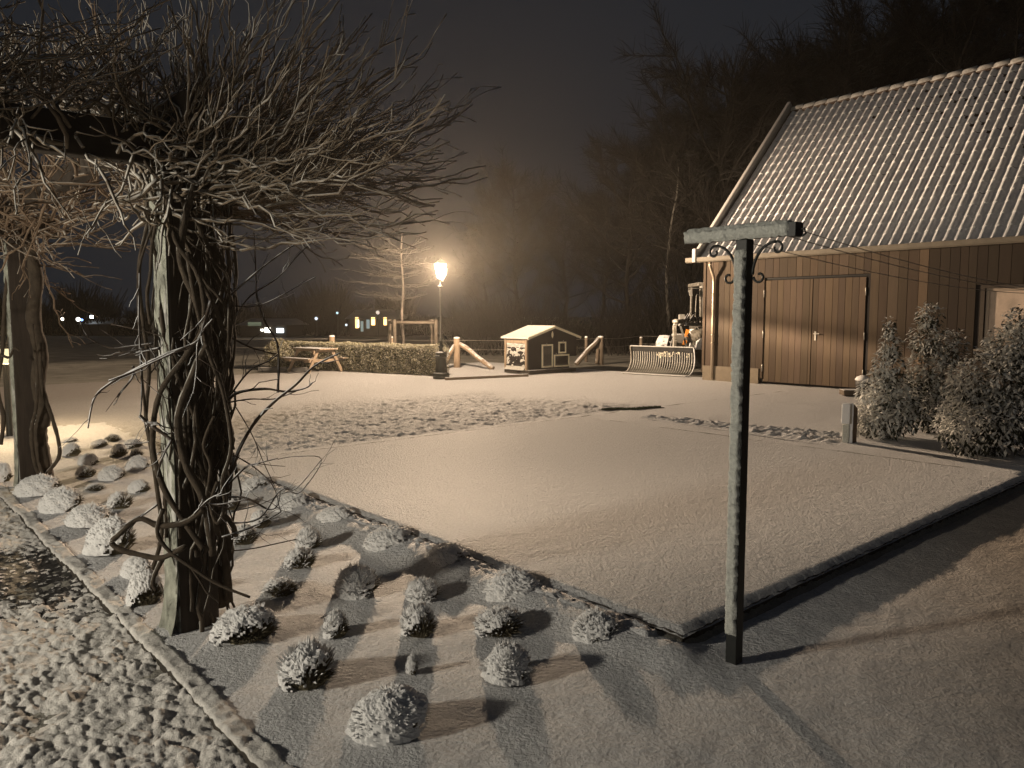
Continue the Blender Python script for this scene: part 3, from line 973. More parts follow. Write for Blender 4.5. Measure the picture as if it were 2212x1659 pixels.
# free shoots on both sides of the post
mbf = MB()
FREE = [
    ([(495, 1080), (505, 1000), (545, 920), (590, 870), (640, 830), (680, 790), (735, 762)], 0.0, .013, .004),
    ([(480, 880), (510, 850), (570, 840), (620, 846), (660, 838), (675, 827)], .05, .010, .0035),
    ([(490, 870), (540, 862), (590, 862), (640, 845)], .1, .005, .003),
    ([(600, 848), (602, 790), (598, 740), (570, 690), (555, 640), (552, 570), (548, 500)], .1, .008, .0035),
    ([(500, 850), (540, 800), (580, 780), (600, 765)], .1, .006, .003),
    ([(500, 730), (540, 750), (575, 760), (598, 765)], .15, .006, .003),
    ([(490, 1050), (530, 1010), (560, 1000), (600, 990)], -.05, .007, .003),
    ([(480, 1075), (530, 1075), (580, 1100), (600, 1090), (605, 1060)], -.05, .006, .003),
    ([(500, 1130), (560, 1120), (605, 1060), (640, 1055), (695, 992)], -.1, .0055, .0025),
    ([(480, 1160), (540, 1140), (600, 1110), (606, 1100)], -.1, .006, .003),
    ([(500, 980), (550, 1010), (590, 1050), (604, 1098), (608, 1106)], -.05, .004, .0025),
    ([(510, 880), (545, 940), (570, 1000), (598, 1060)], .0, .0035, .002),
    ([(500, 1105), (560, 1090), (620, 1063), (650, 1062), (695, 993), (640, 986), (600, 992)], .0, .0035, .0022),
    ([(495, 640), (540, 600), (590, 560), (650, 520), (700, 500)], .0, .006, .003),
    ([(500, 660), (545, 662), (585, 650), (640, 620), (682, 598)], .05, .004, .0025),
    ([(505, 690), (540, 640), (600, 600), (650, 545), (700, 500)], .1, .005, .0028),
    ([(420, 745), (350, 770), (290, 800), (235, 830), (203, 862), (190, 925)], -.25, .011, .004),
    ([(400, 750), (340, 778), (280, 805), (235, 822)], -.26, .006, .0035),
    ([(345, 752), (300, 762), (272, 766), (258, 758)], -.2, .008, .006),
    ([(330, 742), (280, 748), (240, 752), (205, 738), (188, 728)], -.1, .005, .003),
    ([(288, 790), (286, 815), (262, 845), (252, 858)], -.2, .007, .004),
    ([(302, 590), (300, 680), (303, 760), (306, 830), (305, 880), (302, 900)], -.2, .006, .004),
    ([(302, 898), (320, 915), (350, 935), (372, 952)], -.2, .011, .009),
    ([(270, 960), (300, 958), (335, 952)], -.1, .004, .003),
    ([(370, 950), (350, 990), (340, 1030)], -.25, .007, .005),
    ([(340, 1090), (300, 1120), (275, 1150)], -.25, .006, .004),
    ([(460, 690), (430, 730), (425, 800), (418, 850)], -.3, .007, .003),
    ([(455, 650), (440, 700), (428, 735), (400, 750)], -.3, .008, .006),
    ([(500, 1165), (560, 1150), (540, 1170)], -.1, .004, .002),
    ([(430, 1080), (470, 1090), (530, 1080), (560, 1085)], -.28, .006, .003),
    ([(420, 1110), (450, 1080), (480, 1065)], -.3, .006, .004),
    ([(240, 700), (330, 720), (400, 745)], -.1, .004, .003),
]
for pl, off, r0, r1 in FREE:
    op, rad = trace(mbf, pl, yA + off, r0, r1, sides=6)
    for _ in range(4):
        i = random.randint(2, len(op) - 2)
        d = (op[i] - op[i - 1]).normalized()
        dd = (d + Vector((random.uniform(-1, 1), random.uniform(-.6, .6), random.uniform(-.7, .9)))).normalized()
        l = random.uniform(.05, .22)
        mbf.tube(wiggle(op[i], op[i] + dd * l, 4, .08), [rad[i] * .6, rad[i] * .5, rad[i] * .4, rad[i] * .35, rad[i] * .3], 4)
mbf.build('side_shoots', [mat('shoot_bark', (0.05, 0.036, 0.027), 0.9, noise=.3, nscale=14,
                              snow=((-0.8, -0.35, 0.35), 0.60, 0.15, 0.34, 9.0))], vineA)

# second vine on the far post
vineB = empty('climbing_vine', (pB.x, pB.y, LOW), 'smaller bare climbing vine lit brown from behind, on the farther pergola post', 'vine', 'vines on the pergola posts')
mb = MB()
HB = Vector((pB.x, pB.y, 2.4))
for i in range(170):
    t = random.random() ** 1.7
    b0 = HB.lerp(Vector((pA.x, pA.y, 2.55)), t * .7) + Vector((random.uniform(-.2, .2), random.uniform(-.2, .2), random.uniform(-.2, .15)))
    if random.random() < .3: b0 = P(uB - random.uniform(0, 2.0), vB + random.uniform(-.1, .1), 2.5)
    dd = Vector((random.uniform(-.9, 1.3), random.uniform(-.8, .6), random.uniform(-.55, 1.5))).normalized()
    e = b0 + dd * random.uniform(.4, 1.6)
    L_ = (e - b0).length
    pts = wiggle(b0, e, 10, .03, Vector((0, 0, random.uniform(-.1, .05) * L_)))
    shoot(mb, pts, random.uniform(.005, .009), .003, 4, 5, .34, spread=.45)
mb.build('shoots', [M['twig_brown']], vineB)
mb = MB()
yB = pB.y
trace(mb, [(100, 1035), (92, 980), (85, 930), (95, 900), (82, 830), (88, 760), (72, 690), (78, 600), (60, 520)], yB - .05, .07, .06, sides=9)
trace(mb, [(95, 1030), (112, 1010), (128, 985), (126, 950), (112, 900), (98, 860), (90, 820), (85, 740)], yB - .1, .02, .018)
trace(mb, [(90, 1032), (75, 1000), (68, 930), (78, 880), (80, 800), (70, 700)], yB - .2, .02, .014)
trace(mb, [(2, 960), (8, 900), (-5, 840), (5, 760), (10, 660), (20, 560)], yB - .1, .02, .018)
trace(mb, [(0, 765), (20, 772), (30, 752), (42, 758)], yB - .4, .014, .010)
mb.build('stem', [M['bark']], vineB)

# ================================================================== LAVENDER CLUMPS
def clump_proto(seed, h, spiky, nbl, cap_amt):
    rnd = random.Random(seed)
    root = empty('lavender_clump', (0, 0, 0))
    f = MB(); f2 = MB()
    for i in range(nbl):
        az = rnd.uniform(0, 6.283); rr = math.sqrt(rnd.random())
        el = rr * 1.35
        base = Vector((math.cos(az) * rr * .5, math.sin(az) * rr * .5, -0.03))
        env = 1.0 + (0.20 * rnd.random() ** 1.5 if not spiky else 0.28 * rnd.random() ** 1.5)
        env *= 0.9 + 0.18 * mnoise.noise(Vector((math.cos(az) * 1.4 + seed, math.sin(az) * 1.4, rr * 2)))
        tip = Vector((math.cos(az) * math.sin(el) * 1.0, math.sin(az) * math.sin(el) * 1.0, max(.03, math.cos(el) * h))) * env
        tip += Vector((rnd.uniform(-.05, .05), rnd.uniform(-.05, .05), rnd.uniform(-.03, .05)))
        mid = base.lerp(tip, .55) + Vector((0, 0, .10 * h)) + Vector((rnd.uniform(-.04, .04),) * 2 + (0,))
        wd = rnd.uniform(.016, .030)
        sd = Vector((-math.sin(az + rnd.uniform(-.8, .8)), math.cos(az), rnd.uniform(-.4, .4))).normalized() * wd
        nrm = (tip - base).cross(sd).normalized() * wd * .9
        wind = -0.85 * math.cos(az) * math.sin(el) + .35 * math.cos(el) - .3 * math.sin(az) * math.sin(el)
        white = wind + rnd.uniform(-.6, .75) > (0.02 if spiky else .12)
        vs_ = [base - sd, base + sd, base + nrm, mid - sd, mid + sd, mid + nrm, tip]
        k_ = f.n
        f.add(vs_, [(0, 1, 4, 3), (1, 2, 5, 4), (2, 0, 3, 5), (3, 4, 6), (4, 5, 6), (5, 3, 6)], 0)
        if white:
            s1 = sd * 1.7; n1 = nrm * 1.7
            t_ = rnd.uniform(.45, .62)
            b2 = mid.lerp(tip, t_ - .45); m2 = mid.lerp(tip, .75); t2 = tip + (tip - mid) * .12
            up = Vector((-.012, -.006, .012))
            f2.add([b2 - s1 * .6 + up, b2 + s1 * .6 + up, b2 + n1 * .6 + up, m2 - s1 + up, m2 + s1 + up, m2 + n1 + up, t2 + up],
                   [(0, 1, 4, 3), (1, 2, 5, 4), (2, 0, 3, 5), (3, 4, 6), (4, 5, 6), (5, 3, 6)], 0)
    # dark heart
    n1, n2 = 12, 6
    vs_ = []; fs = []
    for i in range(n2 + 1):
        for j in range(n1):
            a = 6.283 * j / n1; e = (i / n2) * 1.5
            vs_.append((math.cos(a) * math.sin(1.5 - e + .07) * .62, math.sin(a) * math.sin(1.5 - e + .07) * .62, math.sin(e) * h * .66 - .02))
    for i in range(n2):
        for j in range(n1):
            fs.append((i * n1 + j, i * n1 + (j + 1) % n1, (i + 1) * n1 + (j + 1) % n1, (i + 1) * n1 + j))
    f.add(vs_, fs, 0)
    f.build('foliage', [M['lav']], root)
    # snow cap : lumpy shell with a ragged lower rim, lower on the windward side
    na, ne = 84, 34
    for i in range(ne + 1):
        e = (i / ne) ** .85 * 1.62
        row = []
    Vv = []; keep = np.zeros((ne + 1, na), bool)
    for i in range(ne + 1):
        e = (i / ne) * 1.55
        for j in range(na):
            a = 6.283185 * j / na
            d = Vector((math.cos(a) * math.sin(e), math.sin(a) * math.sin(e), math.cos(e)))
            nn = mnoise.noise(d * 3.0 + Vector((seed, 0, 0))); n2_ = mnoise.noise(d * 8 + Vector((0, seed, 0))); n3 = mnoise.noise(d * 19)
            r_ = 1.0 + .09 * nn + .06 * n2_ + .045 * n3 + (0.05 if not spiky else .01)
            Vv.append((d.x * r_, d.y * r_, d.z * r_ * h + .01))
            wind = -0.70 * d.x + .95 * d.z - .30 * d.y - .15
            keep[i, j] = wind + .45 * n2_ + .45 * n3 + .2 * nn > (1.0 - cap_amt)
    fs = []
    for i in range(ne):
        for j in range(na):
            j2 = (j + 1) % na
            if keep[i, j] and keep[i + 1, j] and keep[i, j2]:
                fs.append((i * na + j, (i + 1) * na + j, (i + 1) * na + j2, i * na + j2))
    f2.add(Vv, fs, 0)
    o = f2.build('snow_cap', [M['snow_fine']], root, smooth=False)
    return root


protos = [clump_proto(1, .70, False, 798, 1.32), clump_proto(2, .78, False, 798, 1.20), clump_proto(3, .95, True, 798, 1.10),
          clump_proto(4, .85, True, 722, .98), clump_proto(5, .62, False, 798, 1.12), clump_proto(6, 1.05, True, 570, .5)]
used = set()
# x, y of the foot, width, height in picture points, prototype, label
CL = [
 (838, 1597, 205, 118, 0, 'widest round snow-capped lavender mound, nearest the camera at the bottom middle of the bed'),
 (657, 1487, 130, 110, 2, 'spiky snow-laden lavender clump between the biggest mound and the stone kerb'),
 (1098, 1475, 122, 95, 2, 'bright frosted lavender clump to the right of the tiny twig, second nearest on the right'),
 (1290, 1393, 120, 80, 2, 'lone frosted lavender clump closest to the snowy lawn corner and the clothes pole'),
 (520, 1392, 165, 95, 1, 'big flat-topped lavender mound touching the right foot of the nearest pergola post'),
 (903, 1378, 92, 78, 3, 'narrow spiky lavender clump just behind the tiny twig'),
 (1080, 1375, 112, 68, 3, 'loose open lavender clump directly behind the bright frosted one on the right'),
 (728, 1372, 60, 66, 3, 'small thin lavender tuft behind the spiky clump near the kerb'),
 (1110, 1300, 128, 72, 1, 'snow-domed lavender clump third along the lawn edging from the near corner'),
 (768, 1290, 112, 80, 3, 'dark-stalked spiky lavender clump in the middle of the bed, right of the post shadow'),
 (912, 1298, 80, 60, 3, 'faint low lavender tuft behind the narrow spiky one'),
 (968, 1235, 130, 68, 4, 'wide dark-sided lavender mound beside the lawn edging, second past the snow-domed one'),
 (645, 1228, 72, 52, 5, 'dark scraggy lavender tuft alone in the middle of the bed'),
 (842, 1188, 122, 62, 1, 'broad rounded lavender mound hugging the lawn edging level with the middle of the bed'),
 (600, 1288, 95, 46, 5, 'darkest low lavender clump sunk in the shade behind the post mound'),
 (724, 1138, 98, 52, 4, 'snow-topped lavender mound with a dark underside beside the far lawn edging'),
 (667, 1182, 60, 56, 3, 'upright narrow lavender clump left of the broad mound at the edging'),
 (630, 1105, 98, 48, 1, 'rounded lavender mound fringed with grass at the far lawn edging'),
 (565, 1138, 50, 40, 4, 'small round lavender clump between two taller ones near the far edging'),
 (553, 1066, 75, 42, 1, 'farthest full lavender mound right of the post, at the lawn edging'),
 (500, 1098, 44, 36, 4, 'small lavender clump peeping out right of the vine stem'),
 (522, 1178, 62, 50, 3, 'pale loose lavender clump just right of the vine stem'),
 (490, 1032, 38, 26, 5, 'tiny dark lavender clump half behind the vine stem at the far end'),
 (890, 1452, 30, 50, 5, 'tiny single-stemmed seedling twig poking out of the bare snow in the near bed'),
 (72, 1070, 92, 44, 4, 'snow-topped lavender mound at the foot of the far pergola post'),
 (122, 1105, 98, 52, 4, 'second lavender mound along the kerb from the far pergola post'),
 (180, 1138, 100, 58, 4, 'dark brown lavender mound third along the kerb from the far post'),
 (228, 1200, 112, 80, 1, 'tall lavender clump fourth along the kerb, left of the curled vine loop'),
 (262, 1096, 60, 42, 5, 'reddish dark lavender clump behind the kerb row, left of the nearest post'),
 (290, 1248, 74, 50, 0, 'half-hidden frosted lavender clump fifth along the kerb under the vine loop'),
 (306, 1310, 84, 82, 0, 'white rounded lavender mound on the left foot of the nearest pergola post'),
 (302, 1062, 54, 32, 4, 'low yellowish lavender clump touching the left edge of the nearest post'),
 (244, 1033, 58, 32, 4, 'round snow-capped lavender clump in the lamplit group, nearest of its middle row'),
 (186, 1030, 46, 26, 5, 'brown stalky lavender clump in the lamplit group, nearest the far post'),
 (299, 1014, 52, 32, 4, 'dark-sided lavender clump in the lamplit group beside the nearest post'),
 (156, 990, 46, 28, 4, 'lamplit lavender clump standing alone right of the looped vine stem'),
 (258, 990, 42, 28, 4, 'reddish-brown lamplit lavender clump in the second row of the far group'),
 (192, 1006, 46, 26, 0, 'white-topped lamplit lavender clump in the centre of the far group'),
 (216, 973, 40, 20, 4, 'small lamplit lavender clump in the last row but one'),
 (288, 973, 44, 20, 0, 'pale flat lavender clump in the last row beside the nearest post'),
 (245, 962, 38, 18, 5, 'brown tufty lavender clump in the very last row of the bed'),
 (296, 990, 34, 20, 5, 'tiny dark lavender clump pressed between two snowy ones by the nearest post'),
 (206, 1058, 46, 20, 5, 'low sunken lavender clump between the kerb row and the lamplit group'),
 (8, 1040, 36, 40, 0, 'snowy lavender clump cut by the left edge of the picture behind the far post'),
 (150, 965, 36, 12, 0, 'faint snow-covered lavender hump farthest to the left'),
]
for (x, y, wd, hp, pi, lab) in CL:
    src = protos[pi]
    if pi in used:
        r_ = src.copy(); COL.objects.link(r_)
        for ch in src.children:
            c_ = ch.copy(); COL.objects.link(c_); c_.parent = r_
    else:
        r_ = src; used.add(pi)
    p = G(x, y, LOW)
    r_w = 0.5 * wd * (p.y / FP) * .98
    p = p + Vector((0, r_w * .55, 0)) if wd > 60 else p
    hz = hp * (p.y / FP)
    proth = [.70, .78, .95, .85, .62, 1.05][pi]
    uq, vq = UV(p)
    zz = float(base_h(np.array([min(uq, -.07)]), np.array([vq]))[0])
    # rise of the far rim of the mound seen from above takes part of the picture height
    tilt = math.sin(math.atan2(CAMZ - LOW, p.y))
    hreal = max(.06, (hz - r_w * .9 * tilt) * 1.0) / proth
    r_.location = (p.x, p.y, zz - .005)
    r_.scale = (r_w * random.uniform(.92, 1.08), r_w * random.uniform(.75, 1.08), max(hreal, r_w * .55) * random.uniform(.88, 1.12))
    r_.rotation_euler = (random.uniform(-.07, .07), random.uniform(-.07, .07), random.uniform(-.8, .8) - .3)
    tag(r_, lab, 'lavender', 'lavender clumps in the snowy bed')

# snow-covered stone at the bed corner
cs = G(1450, 1352, LOW)
mb = MB()
vs_ = []; fs = []
for i in range(13):
    for j in range(26):
        e = i / 12 * 1.57; a = 6.283 * j / 26
        d = Vector((math.cos(a) * math.sin(e), math.sin(a) * math.sin(e), math.cos(e)))
        r_ = 1 + .16 * mnoise.noise(d * 1.8) + .07 * mnoise.noise(d * 6)
        vs_.append((cs.x + d.x * .10 * r_, cs.y + .04 + d.y * .075 * r_, LOW - .01 + d.z * .085 * r_))
for i in range(12):
    for j in range(26):
        fs.append((i * 26 + j, (i + 1) * 26 + j, (i + 1) * 26 + (j + 1) % 26, i * 26 + (j + 1) % 26))
mb.add(vs_, fs)
o = mb.build('stone', [M['snow_fine']], smooth=True)
tag(o, 'small snow-covered corner stone where the lawn edging meets the ledge', 'stone')

# ================================================================== CLOTHES POLE
pb = G(1585, 1432, LOW)
def make_pole(pb):
    cp = empty('clothes_pole', (pb.x, pb.y, LOW))
    zt = 1.955; hw = .030
    mb = MB()
    mb.box(Vector((pb.x, pb.y, (LOW + zt) / 2 - .02)), U * hw, V * hw, (0, 0, (zt - LOW) / 2 + .02))
    mb.build('post', [M['pole_iron']], cp, bevel=.004)
    mb = MB()
    c = Vector((pb.x, pb.y, zt + .03))
    c = c + V * .042 - Vector((0, 0, .004))
    mb.box(c, V * .278, U * hw, (0, 0, .025))
    mb.build('crossbar', [M['pole_iron']], cp, bevel=.004)
    # wind-blown snow crust on the -u faces
    def crust(name, c0, ax, ay, nrm, la, lb, thick, seed, foot=0):
        n1, n2 = max(6, int(la * 2 / .006)), max(6, int(lb * 2 / .006))
        aa, bb = np.meshgrid(np.linspace(-1, 1, n1), np.linspace(-1, 1, n2))
        edge = np.minimum((1 - abs(aa)) * la, (1 - abs(bb)) * lb) / .012
        th = thick * np.clip(edge, 0, 1) ** .5 * (.7 + .6 * fbm(aa * la * 40, bb * lb * 40, seed, 3)) * (edge > 0)
        rag = .014 * (fbm(aa * la * 60, bb * lb * 60, seed + 4, 2) - .5)
        base_ = np.array(tuple(c0)); AX = np.array(tuple(ax)); AY = np.array(tuple(ay)); NN = np.array(tuple(nrm))
        pts = base_ + AX * (aa * la + rag)[..., None] + AY * (bb * lb + rag)[..., None] + NN * (th + .001)[..., None]
        r, cc = aa.shape
        idx = np.arange(r * cc).reshape(r, cc)
        F = np.stack([idx[:-1, :-1], idx[:-1, 1:], idx[1:, 1:], idx[1:, :-1]], -1).reshape(-1, 4)
        m2 = MB(); m2.add(pts.reshape(-1, 3), [tuple(f) for f in F.tolist()])
        return m2.build(name, [M['pole_snow']], cp, smooth=True)
    mid = Vector((pb.x, pb.y, (zt + LOW) / 2 + .05))
    crust('snow_crust', mid - U * hw + V * .004, V, Vector((0, 0, 1)), -U - V * .1, .030, (zt - LOW) / 2 - .10, .020, 401)
    crust('snow_crust', c - U * hw, V, Vector((0, 0, 1)), -U + Vector((0, 0, .3)), .278, .028, .016, 402)
    crust('snow_crust', c + Vector((0, 0, .026)), V, U, Vector((0, 0, 1)), .272, .033, .018, 403)
    crust('snow_crust', c - V * .278, U, Vector((0, 0, 1)), -V * .0 - V, .012, .01, .002, 404)
    # end cap with hooks
    mb = MB()
    e = c - V * .292
    mb.box(e, V * .020, U * .034, (0, 0, .032))
    mb.tube([e - V * .02, e - V * .045, e - V * .05 + Vector((0, 0, -.02)), e - V * .035 + Vector((0, 0, -.03))], .006, 6)
    mb.build('end_cap', [M['pole_iron']], cp, bevel=.003)
    # scroll brackets
    for s_ in (1, -1):
        mb = MB()
        dr = V * s_
        def S(a, z): return Vector((pb.x, pb.y, 0)) + dr * a + Vector((0, 0, z))
        pts = []
        # big arc from the post up to the bar, scroll at both ends
        for i in range(15):
            t = i / 14
            a = math.pi / 2 * t
            pts.append(S(.045 + .115 * (1 - math.cos(a)), zt - .165 + .145 * math.sin(a)))
        top = []
        for i in range(18):
            t = i / 17; a = math.pi / 2 - t * 5.2; r_ = .030 * (1 - .6 * t)
            top.append(S(.165 + r_ * math.cos(a), zt - .055 + r_ * math.sin(a) + .006))
        bot = []
        for i in range(18):
            t = i / 17; a = math.pi + t * 5.2; r_ = .030 * (1 - .6 * t)
            bot.append(S(.080 + r_ * math.cos(a), zt - .175 + r_ * math.sin(a)))
        mb.tube(pts, .007, 6); mb.tube(top, .006, 6); mb.tube(bot, .006, 6)
        mb.build('scroll_bracket', [M['pole_iron']], cp)
    return cp


cp = make_pole(pb)
tag(cp, 'black T-shaped clothes pole with scroll brackets and snow crusted on its left side', 'clothes pole')
pb2 = pb + U * 8.2
mb = MB()
for a in (-.24, -.12, .14):
    s0 = Vector((pb.x, pb.y, 1.985)) + V * a - U * .0 + U * .035
    s1 = s0 + U * 8.2
    pts = []
    for i in range(25):
        t = i / 24
        q = s0.lerp(s1, t); q.z -= .16 * 4 * t * (1 - t) + 0.05 * t
        pts.append(q)
    mb.tube(pts, .0022, 4)
mb.build('line', [M['wire']], cp)
cp2 = make_pole(pb2)
tag(cp2, 'second T-shaped clothes pole at the far end of the washing lines', 'clothes pole')

# ================================================================== BARN
BO = G(1521, 819, 0)


def W(t, s, z):
    q = BO - V * t + U * s
    return Vector((q.x, q.y, z))


barn = empty('barn', (BO.x, BO.y, 0), 'brown vertically boarded barn with a steep snow-covered tiled roof and double doors', 'barn')
BL = 16.0; BW = 7.9; EZ = 3.02
DT0, DT1, DZ = 1.62, 3.98, 2.43
WT0, WT1, WZ0, WZ1 = 6.22, 7.02, 1.02, 2.13
mb = MB()
t = 0.0
rb = random.Random(5)
while t < BL:
    wd = rb.choice([.15, .18, .21, .18])
    t1 = min(t + wd, BL); mid = (t + t1) / 2
    g = rb.uniform(.70, 1.22) * (0.48 if (mid > 5.25) else 1) * (1.25 if 4.98 < mid < 5.25 else 1)  # right-hand boards darker: shade on that wall put into their tone
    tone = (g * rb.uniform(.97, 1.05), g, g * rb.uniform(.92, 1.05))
    dep = .020 + rb.choice([0, .004, .0])
    segs = [(.0, EZ)]
    if DT0 - .07 < mid < DT1 + .04: segs = [(DZ + .06, EZ)]
    elif WT0 - .05 < mid < WT1 + .05: segs = [(.0, WZ0 - .06), (WZ1 + .06, EZ)]
    for (z0, z1) in segs:
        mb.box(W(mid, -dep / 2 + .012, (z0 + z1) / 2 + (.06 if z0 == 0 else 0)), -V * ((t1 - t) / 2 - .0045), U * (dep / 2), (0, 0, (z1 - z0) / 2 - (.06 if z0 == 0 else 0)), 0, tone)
    t = t1
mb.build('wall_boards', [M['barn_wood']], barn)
mb = MB()
# backing walls, gables
def quad(mb, pts, mi=0): mb.add(pts, [tuple(range(len(pts)))], mi)
RZ = 7.28
quad(mb, [W(0, .03, 0), W(0, .03, EZ), W(0, BW / 2, RZ - .15), W(0, BW, EZ), W(0, BW, 0)])
quad(mb, [W(BL, .03, 0), W(BL, BW, 0), W(BL, BW, EZ), W(BL, BW / 2, RZ - .15), W(BL, .03, EZ)])
quad(mb, [W(0, BW, 0), W(0, BW, EZ), W(BL, BW, EZ), W(BL, BW, 0)])
quad(mb, [W(0, .016, 0), W(DT0 - .07, .016, 0), W(DT0 - .07, .016, EZ), W(0, .016, EZ)])
quad(mb, [W(DT0 - .07, .10, 0), W(DT1 + .05, .10, 0), W(DT1 + .05, .10, EZ), W(DT0 - .07, .10, EZ)])
quad(mb, [W(DT1 + .05, .016, 0), W(WT0 - .05, .016, 0), W(WT0 - .05, .016, EZ), W(DT1 + .05, .016, EZ)])
quad(mb, [W(WT0 - .05, .12, 0), W(WT1 + .05, .12, 0), W(WT1 + .05, .12, EZ), W(WT0 - .05, .12, EZ)])
quad(mb, [W(WT1 + .05, .03, 0), W(BL, .03, 0), W(BL, .03, EZ), W(WT1 + .05, .03, EZ)])
mb.build('wall_core', [M['black_wood']], barn)
mb = MB()
mb.box(W(.75, -.016, .165), -V * .78, U * .022, (0, 0, .185))
mb.build('plinth', [M['concrete']], barn)
mb = MB()
mb.box(W(-.03, .02, 1.6), -V * .035, U * .05, (0, 0, 1.42), 0, (1, .95, .9))
mb.build('corner_board', [M['barn_wood']], barn)
# doors
for li, (a, b) in enumerate(((DT0, (DT0 + DT1) / 2 - .006), ((DT0 + DT1) / 2 + .006, DT1))):
    mb = MB(); t = a
    while t < b - .02:
        wd = min(rb.choice([.13, .15, .17]), b - t)
        if b - t - wd < .05: wd = b - t
        g = 1.25 * rb.uniform(.75, 1.2)
        mb.box(W(t + wd / 2, .028, DZ / 2 + .02), -V * (wd / 2 - .004), U * (.010 + rb.choice([0, .003])), (0, 0, DZ / 2 - .03), 0, (g, g * rb.uniform(.96, 1), g * rb.uniform(.9, 1.02)))
        t += wd
    mb.box(W((a + b) / 2, .052, DZ / 2 + .02), -V * ((b - a) / 2 - .004), U * .008, (0, 0, DZ / 2 - .032), 0, (.35, .33, .3))
    dr = mb.build('door', [M['barn_wood']], barn)
    m2 = MB()
    if li == 1:
        m2.box(W(a + .09, .010, 1.15), -V * .02, U * .008, (0, 0, .10))
        m2.beam(W(a + .06, -.03, 1.20), W(a + .20, -.03, 1.20), .02, .02)
        m2.beam(W(a + .08, .01, 1.20), W(a + .08, -.03, 1.20), .02, .02)
        m2.build('handle', [M['zinc']], dr)
        m2 = MB()
    for hz_ in (.35, 1.15, 2.1):
        te = DT0 - .01 if li == 0 else DT1 + .01
        m2 = MB()
        m2.lathe(W(te, -.004, hz_ - .07), [(.014, 0), (.014, .16), (.008, .17)], 8)
        m2.build('hinge', [M['zinc']], dr)
mb = MB()
mb.box(W(DT0 - .035, .035, DZ / 2 + .02), -V * .033, U * .012, (0, 0, DZ / 2))
mb.box(W((DT0 + DT1) / 2, .035, DZ + .03), -V * ((DT1 - DT0) / 2 + .06), U * .012, (0, 0, .016))
mb.build('door_frame', [M['black']], barn)
# window
mb = MB()
wc = (WT0 + WT1) / 2; zc = (WZ0 + WZ1) / 2
for (c_, hx, hz_) in ((W(WT0 - .0, .0, zc), .035, (WZ1 - WZ0) / 2 + .05), (W(WT1 + .0, .0, zc), .035, (WZ1 - WZ0) / 2 + .05)):
    mb.box(c_, -V * hx, U * .045, (0, 0, hz_))
for z_ in (WZ0 - .02, WZ1 + .02):
    mb.box(W(wc, .0, z_), -V * ((WT1 - WT0) / 2 - .036), U * .045, (0, 0, .03))
win = mb.build('window', [mat('window_frame_dark', (.06, .045, .035), .25, spec=.8)], barn)
mb = MB()
for c_ in (WT0 + .075, WT1 - .075):
    mb.box(W(c_, .03, zc), -V * .028, U * .02, (0, 0, (WZ1 - WZ0) / 2 - .01))
for z_ in (WZ0 + .04, WZ1 - .04):
    mb.box(W(wc, .03, z_), -V * ((WT1 - WT0) / 2 - .104), U * .02, (0, 0, .027))
mb.build('sash', [mat('sash_paint', (.35, .28, .22), .3, spec=.7)], win)
mb = MB(); mb.box(W(wc, .036, zc), -V * ((WT1 - WT0) / 2 - .10), U * .004, (0, 0, (WZ1 - WZ0) / 2 - .065))
mb.build('pane', [M['frost_glass']], win)
mb = MB(); mb.box(W(wc, -.05, WZ0 - .075), -V * ((WT1 - WT0) / 2 + .08), U * .09, (0, 0, .018))
mb.build('sill', [mat('sill', (.3, .25, .2), .6, snow=((0, 0, 1), .6, .1, .1, 9.0))], win)
# roof
S0, S1 = -.28, BW / 2
Z0 = EZ - .02; slope = (RZ - Z0) / (S1 - S0)
sl = math.hypot(S1 - S0, RZ - Z0)
nt_ = int((BL + .1) / .0275); nb = 17 * 6
tt = np.linspace(-.02, BL + .1, nt_)
rows = []
per = .205; course = sl / 17
bb = []
for r_ in range(17):
    for q_ in (0.0, .01, .25, .5, .75, .985): bb.append((r_ + q_) * course)
bb = np.array(bb)
T2, B2 = np.meshgrid(tt, bb)
ph = (T2 / per) % 1.0
roll = np.where(ph < .62, np.sin(np.pi * ph / .62) ** .75, -.20 * np.sin(np.pi * (ph - .62) / .38))
fr = (B2 / course) % 1.0
hh = .052 * roll + .011 * (1 - fr) + .012 * (fbm(T2 * 9, B2 * 9, 91, 3) - .5) + .012 * (fbm(T2 * 30, B2 * 12, 92, 2) - .5)
ca, sa = (S1 - S0) / sl, (RZ - Z0) / sl
Ss = S0 + B2 * ca - hh * sa; Zs = Z0 + B2 * sa + hh * ca
Xr = BO.x - V.x * T2 + U.x * Ss; Yr = BO.y - V.y * T2 + U.y * Ss
# bare tile shows on the step of each course between the rolls, more so near the ridge and to the right
ic = np.arange(len(bb) - 1)
step = ((ic + 1) % 6 == 0) | (ic % 6 == 0)
phc = (ph[:-1, :-1] + ph[1:, 1:]) / 2
Bc = B2[:-1, :-1] / sl; Tc = T2[:-1, :-1]
bare_p = np.clip(.10 + .9 * (Bc - .35) + .09 * (Tc - 3), 0.0, 1)
rn = vnoise(np.floor(Tc / per) * 3.7 + 11, np.floor(B2[:-1, :-1] / course) * 5.1, 97)
low = (phc > .50) & (phc < .98)
mi = (step[:, None] & low & (rn < bare_p)).astype(int)
top3 = ((ic % 6) == 4)
mi = np.maximum(mi, (top3[:, None] & (phc > .6) & (phc < .90) & (rn < bare_p - .35)).astype(int))
o = grid_mesh('roof', Xr, Yr, Zs, [mat('roof_snow', (.58, .595, .62), .8, noise=.12, nscale=20, bump=.6, bscale=40, bdist=.01), M['tile']], mi=mi, smooth=False)
o.parent = barn; ORG[o.name] = Vector((BO.x, BO.y, 0))
o.data.transform(Matrix.Translation(-Vector((BO.x, BO.y, 0))))
roof = o
mb = MB()
